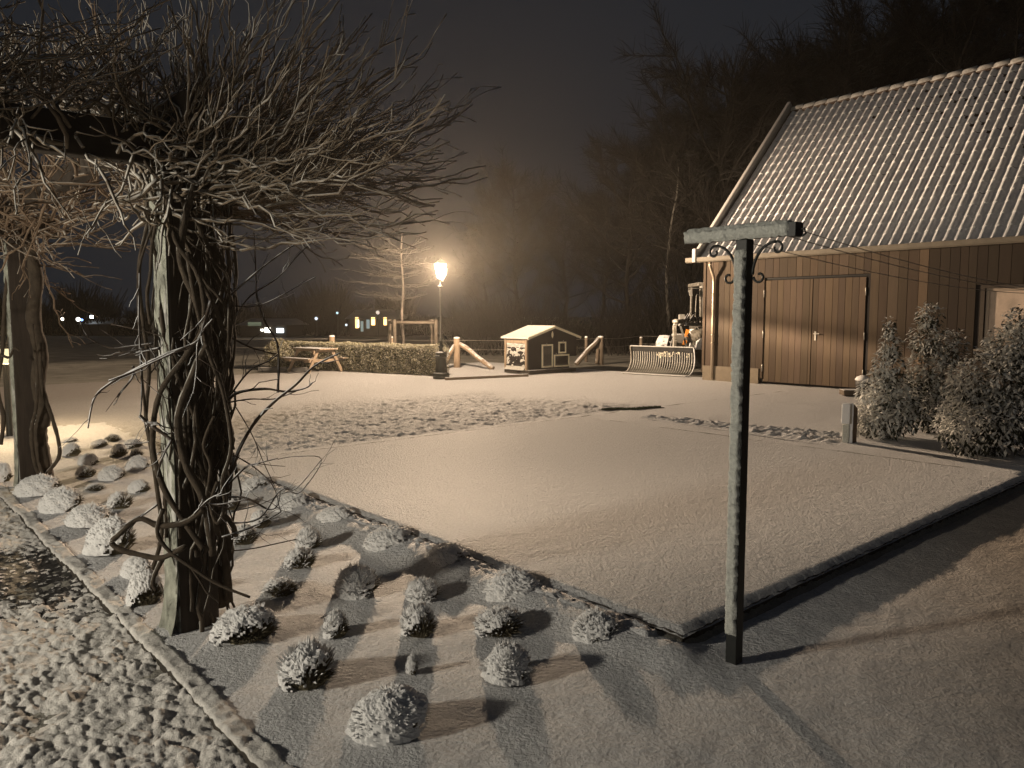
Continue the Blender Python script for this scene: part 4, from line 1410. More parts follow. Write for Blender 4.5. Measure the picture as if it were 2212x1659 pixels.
quad(mb, [W(-.02, BW / 2, RZ), W(BL + .1, BW / 2, RZ), W(BL + .1, BW - S0, Z0), W(-.02, BW - S0, Z0)])
quad(mb, [W(-.0, S0, Z0 - .03), W(BL, S0, Z0 - .03), W(BL, BW / 2, RZ - .06), W(-.0, BW / 2, RZ - .06)])
mb.build('roof_back', [M['tile']], roof)
mb = MB()
t = 0.0
while t < BL:
    a = W(t, BW / 2, RZ + .01); b = W(t + .36, BW / 2, RZ + .045)
    mb.tube([a, b], [.105, .108], 10)
    t += .33
mb.build('ridge_tiles', [mat('ridge', (.07, .05, .04), .8, snow=((-.3, -.3, 1), .35, .12, .2, 9.0), snowcol=(.42, .42, .41))], roof)
mb = MB()
# verge board rising along the left rake
v0 = W(-.09, S0 - .02, Z0 + .08); v1 = W(-.09, S1 + .02, RZ + .20)
mb.beam(v0, v1, .10, .20)
mb.box(W(-.09, S0 - .03, Z0 + .08), -V * .052, U * .12, (0, 0, .17))
mb.build('verge_board', [mat('verge', (.24, .24, .23), .8, snow=((-.6, -.4, .6), .3, .2, .2, 8.0), snowcol=(.48, .47, .46))], roof, bevel=.02)
mb = MB()
gz = EZ - .05
prof = [(-.08, .06), (-.08, -.03), (-.05, -.06), (.03, -.06), (.06, -.03), (.06, .02)]
vs_ = []
for te in (-.36, BL + .1):
    for (a, b) in prof: vs_.append(W(te, S0 - .04 + a, gz + b))
k6 = len(prof)
mb.add(vs_, [(i, i + 1, k6 + i + 1, k6 + i) for i in range(k6 - 1)] + [tuple(range(k6 - 1, -1, -1)), tuple(range(k6, 2 * k6)), (0, k6, 2 * k6 - 1, k6 - 1)])
mb.build('gutter', [mat('gutter_metal', (.17, .15, .12), .6, noise=.15, nscale=5)], barn)
mb = MB()
mb.tube([W(.27, S0 + .03, gz - .04), W(.27, S0 + .03, gz - .15), W(.27, -.08, gz - .42), W(.27, -.07, gz - .55), W(.27, -.07, 1.5), W(.27, -.07, .02)], .038, 10)
for z_ in (.9, 1.1, 2.1): mb.lathe(W(.27, -.07, z_), [(.046, 0), (.046, .05)], 10)
mb.build('downpipe', [mat('pipe_metal', (.5, .42, .32), .35, metallic=.5)], barn)
# soffit
mb = MB(); quad(mb, [W(-.02, S0 + .02, Z0 - .02), W(BL, S0 + .02, Z0 - .02), W(BL, .02, Z0 + .0), W(-.02, .02, Z0 + .0)])
mb.build('soffit', [M['barn_wood']], barn)

# ================================================================== items by the barn wall
q = G(1850, 856, 0)
mb = MB()
tr = empty('timber_block', (q.x, q.y, 0), 'low dark timber block lying in the snow right of the barn doors', 'timber block')
mb.box(q + Vector((.10, .12, .07)), (.34, -.02, 0), (.01, .14, 0), (0, 0, .055)); mb.build('block', [M['grey_wood']], tr, bevel=.01)
mb = MB(); mb.box(q + Vector((.10, .12, .030 - .02)), (.28, -.02, 0), (.01, .12, 0), (0, 0, .02)); mb.build('foot', [M['black_wood']], tr)
pot = empty('stone_pot', (q.x + .16, q.y + .14, .125), 'squat round pot topped with snow standing on the timber block', 'pot')
mb = MB(); mb.lathe((q.x + .18, q.y + .14, .126), [(.08, 0), (.13, .06), (.14, .14), (.12, .19)], 16); mb.build('bowl', [M['stone_wet']], pot)
mb = MB(); mb.lathe((q.x + .18, q.y + .14, .30), [(.135, 0), (.15, .03), (.12, .075), (.05, .105), (.01, .112)], 16); mb.build('snow_cap', [M['snow_fine']], pot, smooth=True)
q2 = G(1861, 838, 0)
mb = MB()
mb.tube([(q2.x, q2.y, 0), (q2.x, q2.y, .34), (q2.x + .02, q2.y, .52)], [.035, .03, .012], 8)
o = mb.build('door_stop', [M['grey_wood']]); tag(o, 'short upright door stop peg at the right edge of the barn doors', 'peg')

# wooden stub post with snow
q = G(1838, 957, -.02)
st = empty('stub_post', (q.x, q.y, -.02), 'short chamfered wooden garden post with a snow-covered box on its side', 'post')
mb = MB()
hw = .068
def stub(a, b, z): return Vector((q.x, q.y + .05, 0)) + U * a + V * b + Vector((0, 0, z))
bot = [stub(-hw, -hw, -.08), stub(hw, -hw, -.08), stub(hw, hw, -.08), stub(-hw, hw, -.08)]
top_ = [stub(-hw, -hw, .50), stub(hw, -hw, .42), stub(hw, hw, .42), stub(-hw, hw, .50)]
mb.add(bot + top_, [(3, 2, 1, 0), (4, 5, 6, 7), (0, 1, 5, 4), (1, 2, 6, 5), (2, 3, 7, 6), (3, 0, 4, 7)])
mb.build('post', [mat('stub_wood', (.16, .12, .085), .8, noise=.25, nscale=8, snow=((-U.x, -U.y, .4), .3, .15, .35, 9.0))], st, bevel=.012)
mb = MB()
mb.box(stub(-hw - .03, 0, .36), U * .035, V * .055, (0, 0, .13))
mb.build('socket_box', [mat('socket_box', (.5, .48, .42), .7, snow=((-.6, -.5, .6), .1, .2, .3, 9.0))], st, bevel=.012)
mb = MB()
mb.box(stub(-hw - .012, .01, .10), U * .02, V * .045, (0, 0, .12))
mb.build('snow_crust', [M['pole_snow']], st, bevel=.015)

# ================================================================== leafy things
def leaf_mesh(mb, pts, size, wind_frac=.5, droop=.3, mi_snow=1, aspect=.42):
    for (p, nrm, snow_) in pts:
        p = Vector(p)
        a = random.uniform(0, 6.283)
        out_ = Vector(nrm)
        d = (out_ * .7 + Vector((math.cos(a), math.sin(a), random.uniform(-1, .6) - droop)) * .9).normalized()
        sd = d.cross(Vector((random.uniform(-.4, .4), random.uniform(-.4, .4), 1))).normalized()
        up = sd.cross(d)
        L_ = size * random.uniform(.65, 1.25); w_ = L_ * aspect
        c0 = p; c1 = p + d * L_ * .5 + up * L_ * .06; c2 = p + d * L_ - Vector((0, 0, L_ * .12))
        l = c1 - sd * w_ * .5 - up * w_ * .12; r = c1 + sd * w_ * .5 - up * w_ * .12
        l0 = c0.lerp(l, .8) ; r0 = c0.lerp(r, .8)
        mb.add([c0, r, c2, l, c1], [(0, 1, 4), (1, 2, 4), (2, 3, 4), (3, 0, 4)], mi_snow if snow_ else 0)


def shrub(name, base, blobs, nleaf, size, label, snow_bias, group='leafy shrubs beside the barn', seed=1):
    random.seed(seed)
    root = empty(name, base, label, 'shrub', group)
    mb = MB()
    pts = []
    wts = [b[3] * b[4] for b in blobs]
    for i in range(nleaf):
        b = random.choices(blobs, wts)[0]
        c = Vector(base) + Vector(b[:3])
        d = Vector((random.gauss(0, 1), random.gauss(0, 1), random.gauss(0, 1))).normalized()
        rr = random.random() ** .35
        rr *= 1 + .22 * mnoise.noise(d * 2.2 + c * 3)
        p = c + Vector((d.x * b[3], d.y * b[3], d.z * b[4])) * rr
        if p.z < .0: p.z = random.uniform(.0, .1)
        wd = -.75 * d.x - .45 * d.y + .45 * d.z
        sn = wd * (.4 + .6 * rr) + random.uniform(-.7, .7) + snow_bias > 0.12
        pts.append((p, d, sn))
    leaf_mesh(mb, pts, size)
    mb.build('foliage', [M['leaf'], M['leaf_snow']], root)
    mb = MB()
    for i in range(9):
        b = random.choice(blobs)
        e = Vector(base) + Vector(b[:3]) + Vector((random.uniform(-.5, .5) * b[3], random.uniform(-.5, .5) * b[3], 0))
        s_ = Vector(base) + Vector((random.uniform(-.06, .06), random.uniform(-.06, .06), -.02))
        mb.tube(wiggle(s_, e, 6, .04), [.016, .014, .012, .010, .009, .007, .005], 6)
    mb.build('trunk', [M['bark']], root)
    return root


b1 = G(1932, 950, 0); b1.y += .25; b1.z = 0
shrub('leafy_shrub', b1, [(0, 0, .30, .46, .32), (-.08, 0, .60, .28, .28), (.18, .1, .45, .36, .32), (0, 0, .92, .20, .27), (.02, 0, 1.20, .125, .20), (-.01, 0, 1.44, .07, .15),
                          (-.28, -.05, .24, .2, .2)], 4600, .078,
      'narrow conical snow-dusted shrub right of the wooden stub post', .30, seed=3)
b2 = G(2040, 945, 0); b2.y += .5; b2.z = 0
shrub('leafy_shrub', b2, [(0, 0, .35, .34, .34), (.05, .1, .85, .28, .36), (-.02, .05, 1.28, .22, .24), (.0, .0, 1.60, .17, .18), (.30, 0, 1.15, .22, .28), (-.22, 0, .55, .2, .24), (.3, 0, .5, .34, .38)], 4600, .076,
      'taller dark shrub with a knobbly top, between the conical shrub and the widest one', .05, seed=4)
b3 = G(2170, 992, 0); b3.y += .35; b3.z = 0
shrub('leafy_shrub', b3, [(0, 0, .42, .52, .42), (.08, 0, .85, .44, .40), (.26, .05, 1.22, .30, .30), (-.30, -.1, .38, .32, .35), (.5, .1, .6, .5, .5), (.5, .1, 1.2, .38, .34), (.30, 0, 1.52, .16, .18),
                          (-.28, 0, .82, .22, .26)], 9500, .076,
      'largest wide leafy shrub cut off by the right edge of the picture', .12, seed=5)
random.seed(21)


# clipped hedge
hr = G(944, 812, 0); hl = G(784, 803.8, 0)
hd = (hl - hr).normalized(); hlen = 5.9
hn = Vector((-hd.y, hd.x, 0))
if hn.y < 0: hn = -hn
hedge = empty('clipped_hedge', (hr.x, hr.y, 0), 'low clipped hedge with a frosted flat top between the picnic table and the street lamp', 'hedge')
mb = MB(); pts = []
HH, HT = .80, .55
for i in range(26000):
    t = random.uniform(0, hlen); face = random.random()
    wob = .05 * mnoise.noise(Vector((t * 1.6, 0, 3)))
    rnd = 1.0
    if face < .52: a = 0 + random.random() ** 2 * .12; z = random.uniform(.0, HH); nrm = -hn
    elif face < .85: a = random.uniform(0, HT); z = HH - random.random() ** 2 * .09; nrm = Vector((0, 0, 1))
    elif face < .95: t = random.random() ** 2 * .12; a = random.uniform(0, HT); z = random.uniform(0, HH); nrm = -hd
    else: a = HT - random.random() * .1; z = random.uniform(0, HH); nrm = hn
    z = z + wob + .03 * mnoise.noise(Vector((t * 5, a * 5, z * 5)))
    a = a + .04 * mnoise.noise(Vector((t * 4, z * 4, 9)))
    e = min(t / .2, 1)
    if z > HH - .12 and t < .15: z -= .12 * (1 - t / .15)
    pts.append((hr + hd * t + hn * a + Vector((0, 0, max(z, .005))), nrm, False))
leaf_mesh(mb, pts, .042, droop=.0, aspect=.6)
mb.build('foliage', [M['hedge_leaf']], hedge)
mb = MB()
mb.box(hr + hd * (hlen / 2) + hn * (HT / 2) + Vector((0, 0, (HH - .1) / 2)), hd * (hlen / 2 - .1), hn * (HT / 2 - .08), (0, 0, (HH - .14) / 2))
mb.build('core', [M['leaf']], hedge)
# round bush left of the hedge
bb_ = G(600, 797, 0)
root = empty('round_bush', bb_, 'rough rounded frosted bush at the left end of the hedge behind the picnic table', 'bush')
mb = MB(); pts = []
for i in range(5200):
    d = Vector((random.gauss(0, 1), random.gauss(0, 1), random.gauss(0, 1))).normalized()
    rr = random.random() ** .3 * (1 + .3 * mnoise.noise(d * 2.5))
    p = bb_ + Vector((.0, .3, .42)) + Vector((d.x * .52, d.y * .42, d.z * .46)) * rr
    if p.z < 0: continue
    pts.append((p, d, False))
leaf_mesh(mb, pts, .055, droop=0, aspect=.6)
mb.build('foliage', [M['hedge_leaf']], root)
mb = MB()
for i in range(8):
    e = bb_ + Vector((random.uniform(-.4, .4), .3 + random.uniform(-.3, .3), .75)); mb.tube(wiggle(bb_ + Vector((0, .3, 0)), e, 5, .04), .012, 5)
mb.build('trunk', [M['bark']], root)

# ================================================================== PICNIC TABLE
fa = G(671, 805, 0); fb = G(741, 803, 0)
tu = (fb - fa); tw_ = tu.length; tu.normalize(); tn = Vector((-tu.y, tu.x, 0))
tc_ = (fa + fb) / 2
pic = empty('picnic_table', (tc_.x, tc_.y, 0), 'small pale wooden picnic table with attached benches, dusted with snow', 'picnic table')
LT = 1.25


def Tp(a, b, z): return tc_ + tu * a + tn * b + Vector((0, 0, z))


TZ = .66; SZ = .39
LTn = -(V * -1)   # length runs away to the left
tl = (D(650, 760, tc_.y + .9) - Tp(0, 0, 0)); tl.z = 0; tl.normalize()
def Tq(a, l, z): return tc_ + tu * a + tl * l + Vector((0, 0, z))
side = Vector((-tl.y, tl.x, 0)); side = side if side.dot(tu) > 0 else -side
mb = MB()
for i in range(5):
    a = (-2 + i) * .125
    mb.beam(Tq(0, -.12, TZ) + side * a, Tq(0, 1.30, TZ) + side * a, .115, .032)
mb.build('table_top', [M['pale_wood']], pic)
for s_ in (-1, 1):
    mb = MB()
    for i in (0, 1):
        a = s_ * (.52 + .11 * i)
        mb.beam(Tq(0, -.12, SZ) + side * a, Tq(0, 1.30, SZ) + side * a, .10, .032)
    mb.build('bench', [M['pale_wood']], pic)
for l in (.08, 1.10):
    for s_ in (-1, 1):
        mb = MB(); mb.beam(Tq(0, l, .0) + side * s_ * .56, Tq(0, l, TZ - .02) + side * s_ * .22, .035, .085); mb.build('leg', [M['pale_wood']], pic)
    mb = MB(); mb.beam(Tq(0, l + .04, SZ - .06) + side * -.66, Tq(0, l + .04, SZ - .06) + side * .66, .035, .08)
    mb.beam(Tq(0, l + .04, TZ - .06) + side * -.28, Tq(0, l + .04, TZ - .06) + side * .28, .035, .07)
    mb.build('crosspiece', [M['pale_wood']], pic)
# long snowy plank lying left of the table
q0 = G(560, 801, 0); q1 = G(668, 803, 0)
mb = MB(); mb.beam(q0 + Vector((0, 0, .05)), q1 + Vector((-.15, .3, .05)), .22, .11)
o = mb.build('plank', [mat('plank_wood', (.1, .1, .1), .9, snow=((0, 0, 1), .5, .1, .1, 9.0), snowcol=(.4, .39, .37))], bevel=.01)
tag(o, 'low snow-topped plank lying on the ground left of the picnic table', 'plank')

# ================================================================== FENCE
def round_post(name, q, h, r_, label, mt, braces=(), cap=True, group='round wooden fence posts'):
    e = empty(name, (q.x, q.y, 0), label, 'fence post', group)
    mb = MB()
    pr = [(r_ * 1.05, -.1), (r_ * 1.02, h * .25), (r_ * 1.08, h * .27), (r_, h * .5), (r_ * 1.05, h * .55), (r_ * .98, h - .03), (r_ * .9, h)]
    mb.lathe((q.x, q.y, 0), pr, 14); mb.build('post', [mt], e)
    if cap:
        mb = MB(); mb.lathe((q.x, q.y, h - .004), [(r_ * .98, 0), (r_ * 1.05, .015), (r_ * .8, .04), (r_ * .1, .05)], 12); mb.build('snow_cap', [M['snow_fine']], e, smooth=True)
    for (a, b, br) in braces:
        mb = MB(); pts = wiggle(a, b, 6, .018); mb.tube(pts, br, 8); mb.build('brace', [mt], e)
    return e


f1 = G(987, 793, 0)
f2 = G(1297, 785, 0)
round_post('fence_post', f1, .90, .10, 'stout pale round fence post with two slanting braces right of the street lamp', M['pale_wood'],
           [(Vector((f1.x + .08, f1.y, .72)), G(1066, 797, 0), .075), (Vector((f1.x - .08, f1.y, .66)), G(950, 799, 0) + Vector((0, .1, 0)), .075)])
round_post('fence_post', f2, .88, .10, 'snow-topped round fence post with one brace slanting down left, right of the hutch', M['grey_wood'],
           [(Vector((f2.x - .08, f2.y - .08, .82)), G(1244, 787, 0), .085), (Vector((f2.x - .10, f2.y - .1, .5)), Vector((f2.x - .14, f2.y - .14, 0)), .06)])
fl = []
for (x, yt, yb, r_, lab) in ((718, 727, 787, .10, 'round fence post rising behind the left part of the hedge'),
                             (846, 729, 787, .10, 'round fence post behind the hedge beside the timber tree frame'),
                             (1266, 729, 779, .055, 'thin grey fence post just right of the hutch roof'),
                             (1384, 730, 776, .055, 'thin grey fence post left of the tractor')):
    q = G(x, yb, 0)
    h = CAMZ + D(x, yt, q.y).z - CAMZ
    fl.append(q)
    round_post('fence_post', q, h, r_, lab, M['pale_wood'] if r_ > .06 else M['grey_wood'])
# wires
wr = empty('wire_fence', (f1.x, f1.y, 0), 'thin two-strand wire fence strung between the round posts', 'wire fence')
for hgt in (.84, .55):
    mb = MB()
    chain = [fl[0] + Vector((-9, 2.5, 0)), fl[0], fl[1], f1, f2, fl[3] + Vector((0, .5, 0)), fl[3] + Vector((9, .6, 0))]
    for a, b in zip(chain[:-1], chain[1:]):
        pts = [a.lerp(b, i / 6) + Vector((0, 0, hgt - .04 * math.sin(math.pi * i / 6))) for i in range(7)]
        mb.tube(pts, .006, 4)
    mb.build('wire', [M['wire']], wr)
mb = MB()
for (x, y) in ((1940, 1347), (1935, 1385), (1944 + 380, 1347)):
    pass
for fr_ in (.60, .66):
    mb = MB(); q = f1.lerp(f2, fr_ - .18); mb.tube([q + Vector((0, 0, .83)), q + Vector((.09, 0, .83))], .02, 6)
    mb.build('insulator', [M['snow_fine']], wr)
    mb = MB(); mb.tube([q + Vector((0, 0, .54)), q + Vector((.09, 0, .54))], .02, 6); mb.build('insulator', [M['snow_fine']], wr)

# ================================================================== YOUNG TREE AND ITS FRAME
yt = G(871, 789, 0); yt.y = 24.6; yt.x = (871 - 1106) / FP * 24.6; yt.z = 0
fr = empty('tree_frame', (yt.x, yt.y, 0), 'square timber post-and-rail frame guarding the young tree behind the hedge', 'tree frame')
FW = .66
cor = [Vector((yt.x + a * FW, yt.y + b * FW, 0)) for a, b in ((-.5, -1), (1.6, -.6), (1.3, 1.1), (-.75, .7))]
cor[0].x = (853 - 1106) / FP * cor[0].y; cor[1].x = (942 - 1106) / FP * cor[1].y
for c_ in cor:
    mb = MB(); mb.lathe((c_.x, c_.y, 0), [(.06, -.05), (.058, .7), (.055, 1.46), (.05, 1.48)], 10); mb.build('post', [M['frame_wood']], fr)
for i in range(4):
    a, b = cor[i], cor[(i + 1) % 4]
    mb = MB(); mb.tube([a + Vector((0, 0, 1.40)), (a + b) / 2 + Vector((0, 0, 1.385)), b + Vector((0, 0, 1.38))], .045, 8); mb.build('rail', [M['frame_wood']], fr)

tree = empty('young_tree', (yt.x, yt.y, 0), 'young flat-crowned tree with thin frosted horizontal branches left of the street lamp', 'tree')
mb = MB()
tp = [Vector((yt.x + .03 * math.sin(i * 1.3), yt.y, i * .42)) for i in range(11)]
mb.tube(tp, [.055, .052, .05, .048, .045, .042, .038, .032, .026, .02, .014], 8)
mb.build('trunk', [M['young_bark']], tree)
mb = MB()
for i in range(54):
    z = random.choice([2.15, 2.5, 2.85, 3.2, 3.6]) + random.uniform(-.1, .1)
    a = random.uniform(0, 6.283); L_ = random.uniform(1.0, 3.0) * (1 if math.cos(a) < .2 else .45)
    s_ = Vector((yt.x, yt.y, z)); e = s_ + Vector((math.cos(a) * L_, math.sin(a) * L_ * .7, random.uniform(.0, .35)))
    pts = wiggle(s_, e, 8, .035)
    shoot(mb, pts, .010, .004, 4, 6, .4, spread=.7)
mb.build('crown', [M['young_crown']], tree)

# ================================================================== PLAY HOUSE / HUTCH
HOr = G(1140, 808, 0)


def Hh(a, b, z):      # a along U (front), b along V (depth)
    q = HOr + U * a + V * b
    return Vector((q.x, q.y, z))


hut = empty('hutch', (HOr.x, HOr.y, 0), 'small black wooden hutch with cream window frames and a snow-covered gable roof', 'hutch')
HWd, HDp, HE, HA = 1.90, .92, 1.0, 1.27
mb = MB()
def prism(mb, a0, a1, b0, b1, z0, mi=0):
    pass
fz = .10
def roofz(a): return HE + (HA - HE) * (1 - abs(a - HWd / 2) / (HWd / 2))
# front wall with steps under the right part
front = [(0, fz), (1.62, fz), (1.62, .44), (1.92, .44), (1.92, HE + .02), (HWd / 2, HA), (0, HE)]
k7 = len(front)
mb.add([Hh(a, 0, z) for a, z in front] + [Hh(a, HDp, z) for a, z in front],
       [tuple(range(k7)), tuple(range(2 * k7 - 1, k7 - 1, -1))] + [(i, k7 + i, k7 + (i + 1) % k7, (i + 1) % k7) for i in range(k7)])
mb.build('wall', [M['black_wood']], hut)
mb = MB()
mb.box(Hh(.85, .38, .055), U * .92, V * .52, (0, 0, .05))
mb.build('floor_frame', [mat('floor_snow', (.04, .035, .03), .8, snow=((0, 0, 1), .6, .1, .1, 9.0))], hut)
# cream frames
def frame(name, a0, a1, z0, z1, wd, parent, mt, off=-.012, glass=None, hook=None):
    mb = MB()
    mb.box(Hh(a0 + wd / 2, off, (z0 + z1) / 2), U * wd / 2, V * .012, (0, 0, (z1 - z0) / 2))
    mb.box(Hh(a1 - wd / 2, off, (z0 + z1) / 2), U * wd / 2, V * .012, (0, 0, (z1 - z0) / 2))
    mb.box(Hh((a0 + a1) / 2, off, z1 - wd / 2), U * ((a1 - a0) / 2 - wd), V * .012, (0, 0, wd / 2))
    mb.box(Hh((a0 + a1) / 2, off, z0 + wd / 2), U * ((a1 - a0) / 2 - wd), V * .012, (0, 0, wd / 2))
    o = mb.build(name, [mt], parent)
    m2 = MB(); m2.box(Hh((a0 + a1) / 2, off + .004, (z0 + z1) / 2), U * ((a1 - a0) / 2 - wd + .002), V * .004, (0, 0, (z1 - z0) / 2 - wd + .002))
    m2.build('pane', [glass or M['glass_dark']], o)
    if hook is not None:
        m3 = MB(); m3.beam(Hh(hook, off - .02, z1 + .04), Hh(hook - .01, off - .02, z1 - .03), .014, .014); m3.build('latch', [M['zinc']], o)
    return o


frame('door', .52, .95, .15, .80, .045, hut, M['white_paint'], hook=.70)
frame('window', 1.18, 1.48, .53, .86, .045, hut, M['white_paint'], hook=1.35)
frame('low_window', 1.0, 1.61, .15, .50, .042, hut, M['white_paint'], hook=1.07)
mb = MB()
mb.add([Hh(.93, -.01, 1.17), Hh(.965, -.01, 1.10), Hh(.965, -.01, 1.03), Hh(.93, -.01, .965), Hh(.895, -.01, 1.03), Hh(.895, -.01, 1.10)], [(0, 1, 2, 3, 4, 5)])
mb.add([Hh(.93, -.022, 1.17), Hh(.965, -.022, 1.10), Hh(.965, -.022, 1.03), Hh(.93, -.022, .965), Hh(.895, -.022, 1.03), Hh(.895, -.022, 1.10)], [(5, 4, 3, 2, 1, 0)])
mb.build('ornament', [M['white_paint']], hut)
# left side: posts, boards and wind-packed snow
mb = MB()
for b in (.03, HDp - .03): mb.box(Hh(-.02, b, .52), U * .03, V * .035, (0, 0, .46))
mb.box(Hh(-.018, HDp / 2, .90), U * .02, V * (HDp / 2 - .07), (0, 0, .06))
mb.build('side_frame', [M['pale_wood']], hut)
n1, n2 = 60, 80
yy, zz = np.meshgrid(np.linspace(.06, HDp - .06, n1), np.linspace(.10, .84, n2))
lum = fbm(yy * 9, zz * 14, 611, 3)
th = .01 + .10 * np.clip(lum - .42, 0, 1) + .10 * np.exp(-(zz - .1) / .06)
Xn = HOr.x - U.x * th + V.x * yy; Yn = HOr.y - U.y * th + V.y * yy
bare = (lum < .50 + .10 * np.sin(zz * 7)) & (zz > .2) & (zz < .72)
mb = MB(); mb.hasT = False
idx = np.arange(n1 * n2).reshape(n2, n1)
mb.add(np.stack([Xn, Yn, zz], -1).reshape(-1, 3), [])
for i in range(n2 - 1):
    for j in range(n1 - 1):
        mb.f.append([idx[i, j], idx[i + 1, j], idx[i + 1, j + 1], idx[i, j + 1]]); mb.m.append(1 if bare[i, j] else 0)
mb.build('side_snow', [M['plaster_snow'], M['black_wood']], hut)
mb = MB()
OV = .10
for sgn in (0, 1):
    e0 = (-OV, HE - .035) if sgn == 0 else (HWd + OV, HE - .035)
    ap = (HWd / 2, HA + .01)
    th_ = .045
    vs_ = [Hh(e0[0], -OV, e0[1]), Hh(ap[0], -OV, ap[1]), Hh(ap[0], HDp + OV, ap[1]), Hh(e0[0], HDp + OV, e0[1])]
    vs_ += [v_ + Vector((0, 0, th_)) for v_ in vs_]
    fs = [(0, 1, 2, 3), (7, 6, 5, 4), (0, 4, 5, 1), (2, 6, 7, 3), (0, 3, 7, 4)]
    mb.add(vs_, fs)
rf = mb.build('roof', [M['plaster_snow']], hut)
mb = MB()
for sgn in (0, 1):
    e0 = (-OV, HE - .035) if sgn == 0 else (HWd + OV, HE - .035)
    mb.beam(Hh(e0[0], -OV - .012, e0[1] + .005), Hh(HWd / 2 + (.01 if sgn == 0 else -.01), -OV - .012, HA + .015), .02, .06)
mb.build('barge_board', [M['white_paint']], rf)
mb = MB(); mb.beam(Hh(1.93, -.02, .44), Hh(1.93, -.02, .72), .02, .02); mb.build('prop', [M['grey_wood']], hut)

# ================================================================== TRACTOR WITH BLADE
# blade in the picture between x 1345..1515
bl0 = G(1350, 806, 0); bl1 = G(1486, 813.5, 0)
bd = (bl1 - bl0); bw = bd.length; bd.normalize(); bn = Vector((-bd.y, bd.x, 0))  # away from camera
tra = empty('loader_tractor', (bl1.x, bl1.y + 3, 0), 'grey articulated tractor behind the barn corner with a curved slatted snow blade in front', 'tractor')


def Bp(a, b, z): return bl0 + bd * a + bn * b + Vector((0, 0, z))


mb = MB()
prof = [(-.05, .0), (.05, .015), (.15, .05), (.26, .12), (.33, .22), (.365, .34), (.37, .46), (.35, .60), (.30, .74)]
BWd = bw
off = .30
# curved back sheet (upper part) and side cheek
k9 = len(prof)
for (a0, a1, j0, j1) in ((0.0, BWd, 5, k9 - 1), (0.0, BWd, 0, 1)):
    vs_ = []
    for a in (a0, a1):
        for j in range(j0, j1 + 1):
            q_ = prof[j]; vs_.append(Bp(a + (0.0), q_[0] + .012, q_[1]))
    m_ = j1 - j0 + 1
    mb.add(vs_, [(i, m_ + i, m_ + i + 1, i + 1) for i in range(m_ - 1)], 0)
nt2 = 27
def skew(z): return .25 * (z / .74) if z > 0 else 0
blade_ = mb.build('blade', [mat('blade_steel', (.05, .05, .05), .5, metallic=.3, noise=.3, nscale=9)], tra)
mb = MB()
for i in range(nt2 + 1):
    a = BWd * i / nt2
    pts = [Bp(a, q_[0] - .012, q_[1] + .005) for q_ in prof]
    mb.tube(pts[:7] + [pts[7]], [.012] * 8, 4)
mb.build('tine_row', [mat('tine_steel', (.12, .12, .11), .6, noise=.3, nscale=30, snow=((-.7, -.5, .3), .15, .2, .3, 20.0), snowcol=(.55, .54, .50))], blade_)['kind'] = 'stuff'
mb = MB()
mb.beam(Bp(-.01, prof[-1][0], .755), Bp(BWd + .01, prof[-1][0], .755), .07, .03)
mb.beam(Bp(-.02, -.06, .015), Bp(BWd, -.06, .015), .14, .03)
mb.build('blade_rim', [mat('rim_snow', (.3, .3, .28), .8, snow=((0, 0, 1), .2, .3, .2, 9.0))], blade_, bevel=.006)
mb = MB()
pts = [Bp(-.012, q_[0] - .02, q_[1]) for q_ in prof]; mb.tube(pts, .02, 6)
mb.build('blade_edge', [M['machine_snowy']], blade_); mb = MB()
pts = [Bp(BWd + .012, q_[0] - .02, q_[1]) for q_ in prof]; mb.tube(pts, .018, 6)
# cheek plates
for a in (0.0,):
    vs_ = [Bp(a + .20 * (q_[1] / .74), q_[0] - .01, q_[1]) for q_ in prof] + [Bp(a + .28, .45, .70), Bp(a + .12, .45, .02)]
mb.build('blade_edge', [mat('edge_snow', (.3, .3, .28), .8, snow=((-.6, -.5, .5), .1, .3, .2, 9.0))], blade_)
# scratches where the paint is worn: light patches of old paint, modelled as thin chips
mb = MB()
for i in range(70):
    a = BWd * (.40 + .28 * random.random()) + (.45 if random.random() < .2 else 0); j = 6 + random.random() * .9; q0_ = prof[6]; q1_ = prof[7]
    f_ = j - 6; b_ = q0_[0] + (q1_[0] - q0_[0]) * f_; z_ = q0_[1] + (q1_[1] - q0_[1]) * f_ + random.uniform(-.02, .04)
    w2 = random.uniform(.004, .018); h2 = random.uniform(.006, .02)
    mb.box(Bp(a, b_ - .004, z_), bd * w2, bn * .002, (0, 0, h2))
mb.build('paint_wear', [M['white_paint']], blade_)
# tractor body: seen from the front, slightly behind
TY = bl0.y + 2.1


def Tt(x, y, dz=0, Y=TY): return D(x, y, Y)


mb = MB()
# loader arms
mb2 = []
def pbar(mb, pts, Y, w_, h_, mi=0):
    for a, b in zip(pts[:-1], pts[1:]): mb.beam(D(*a, Y), D(*b, Y), w_, h_, mi)


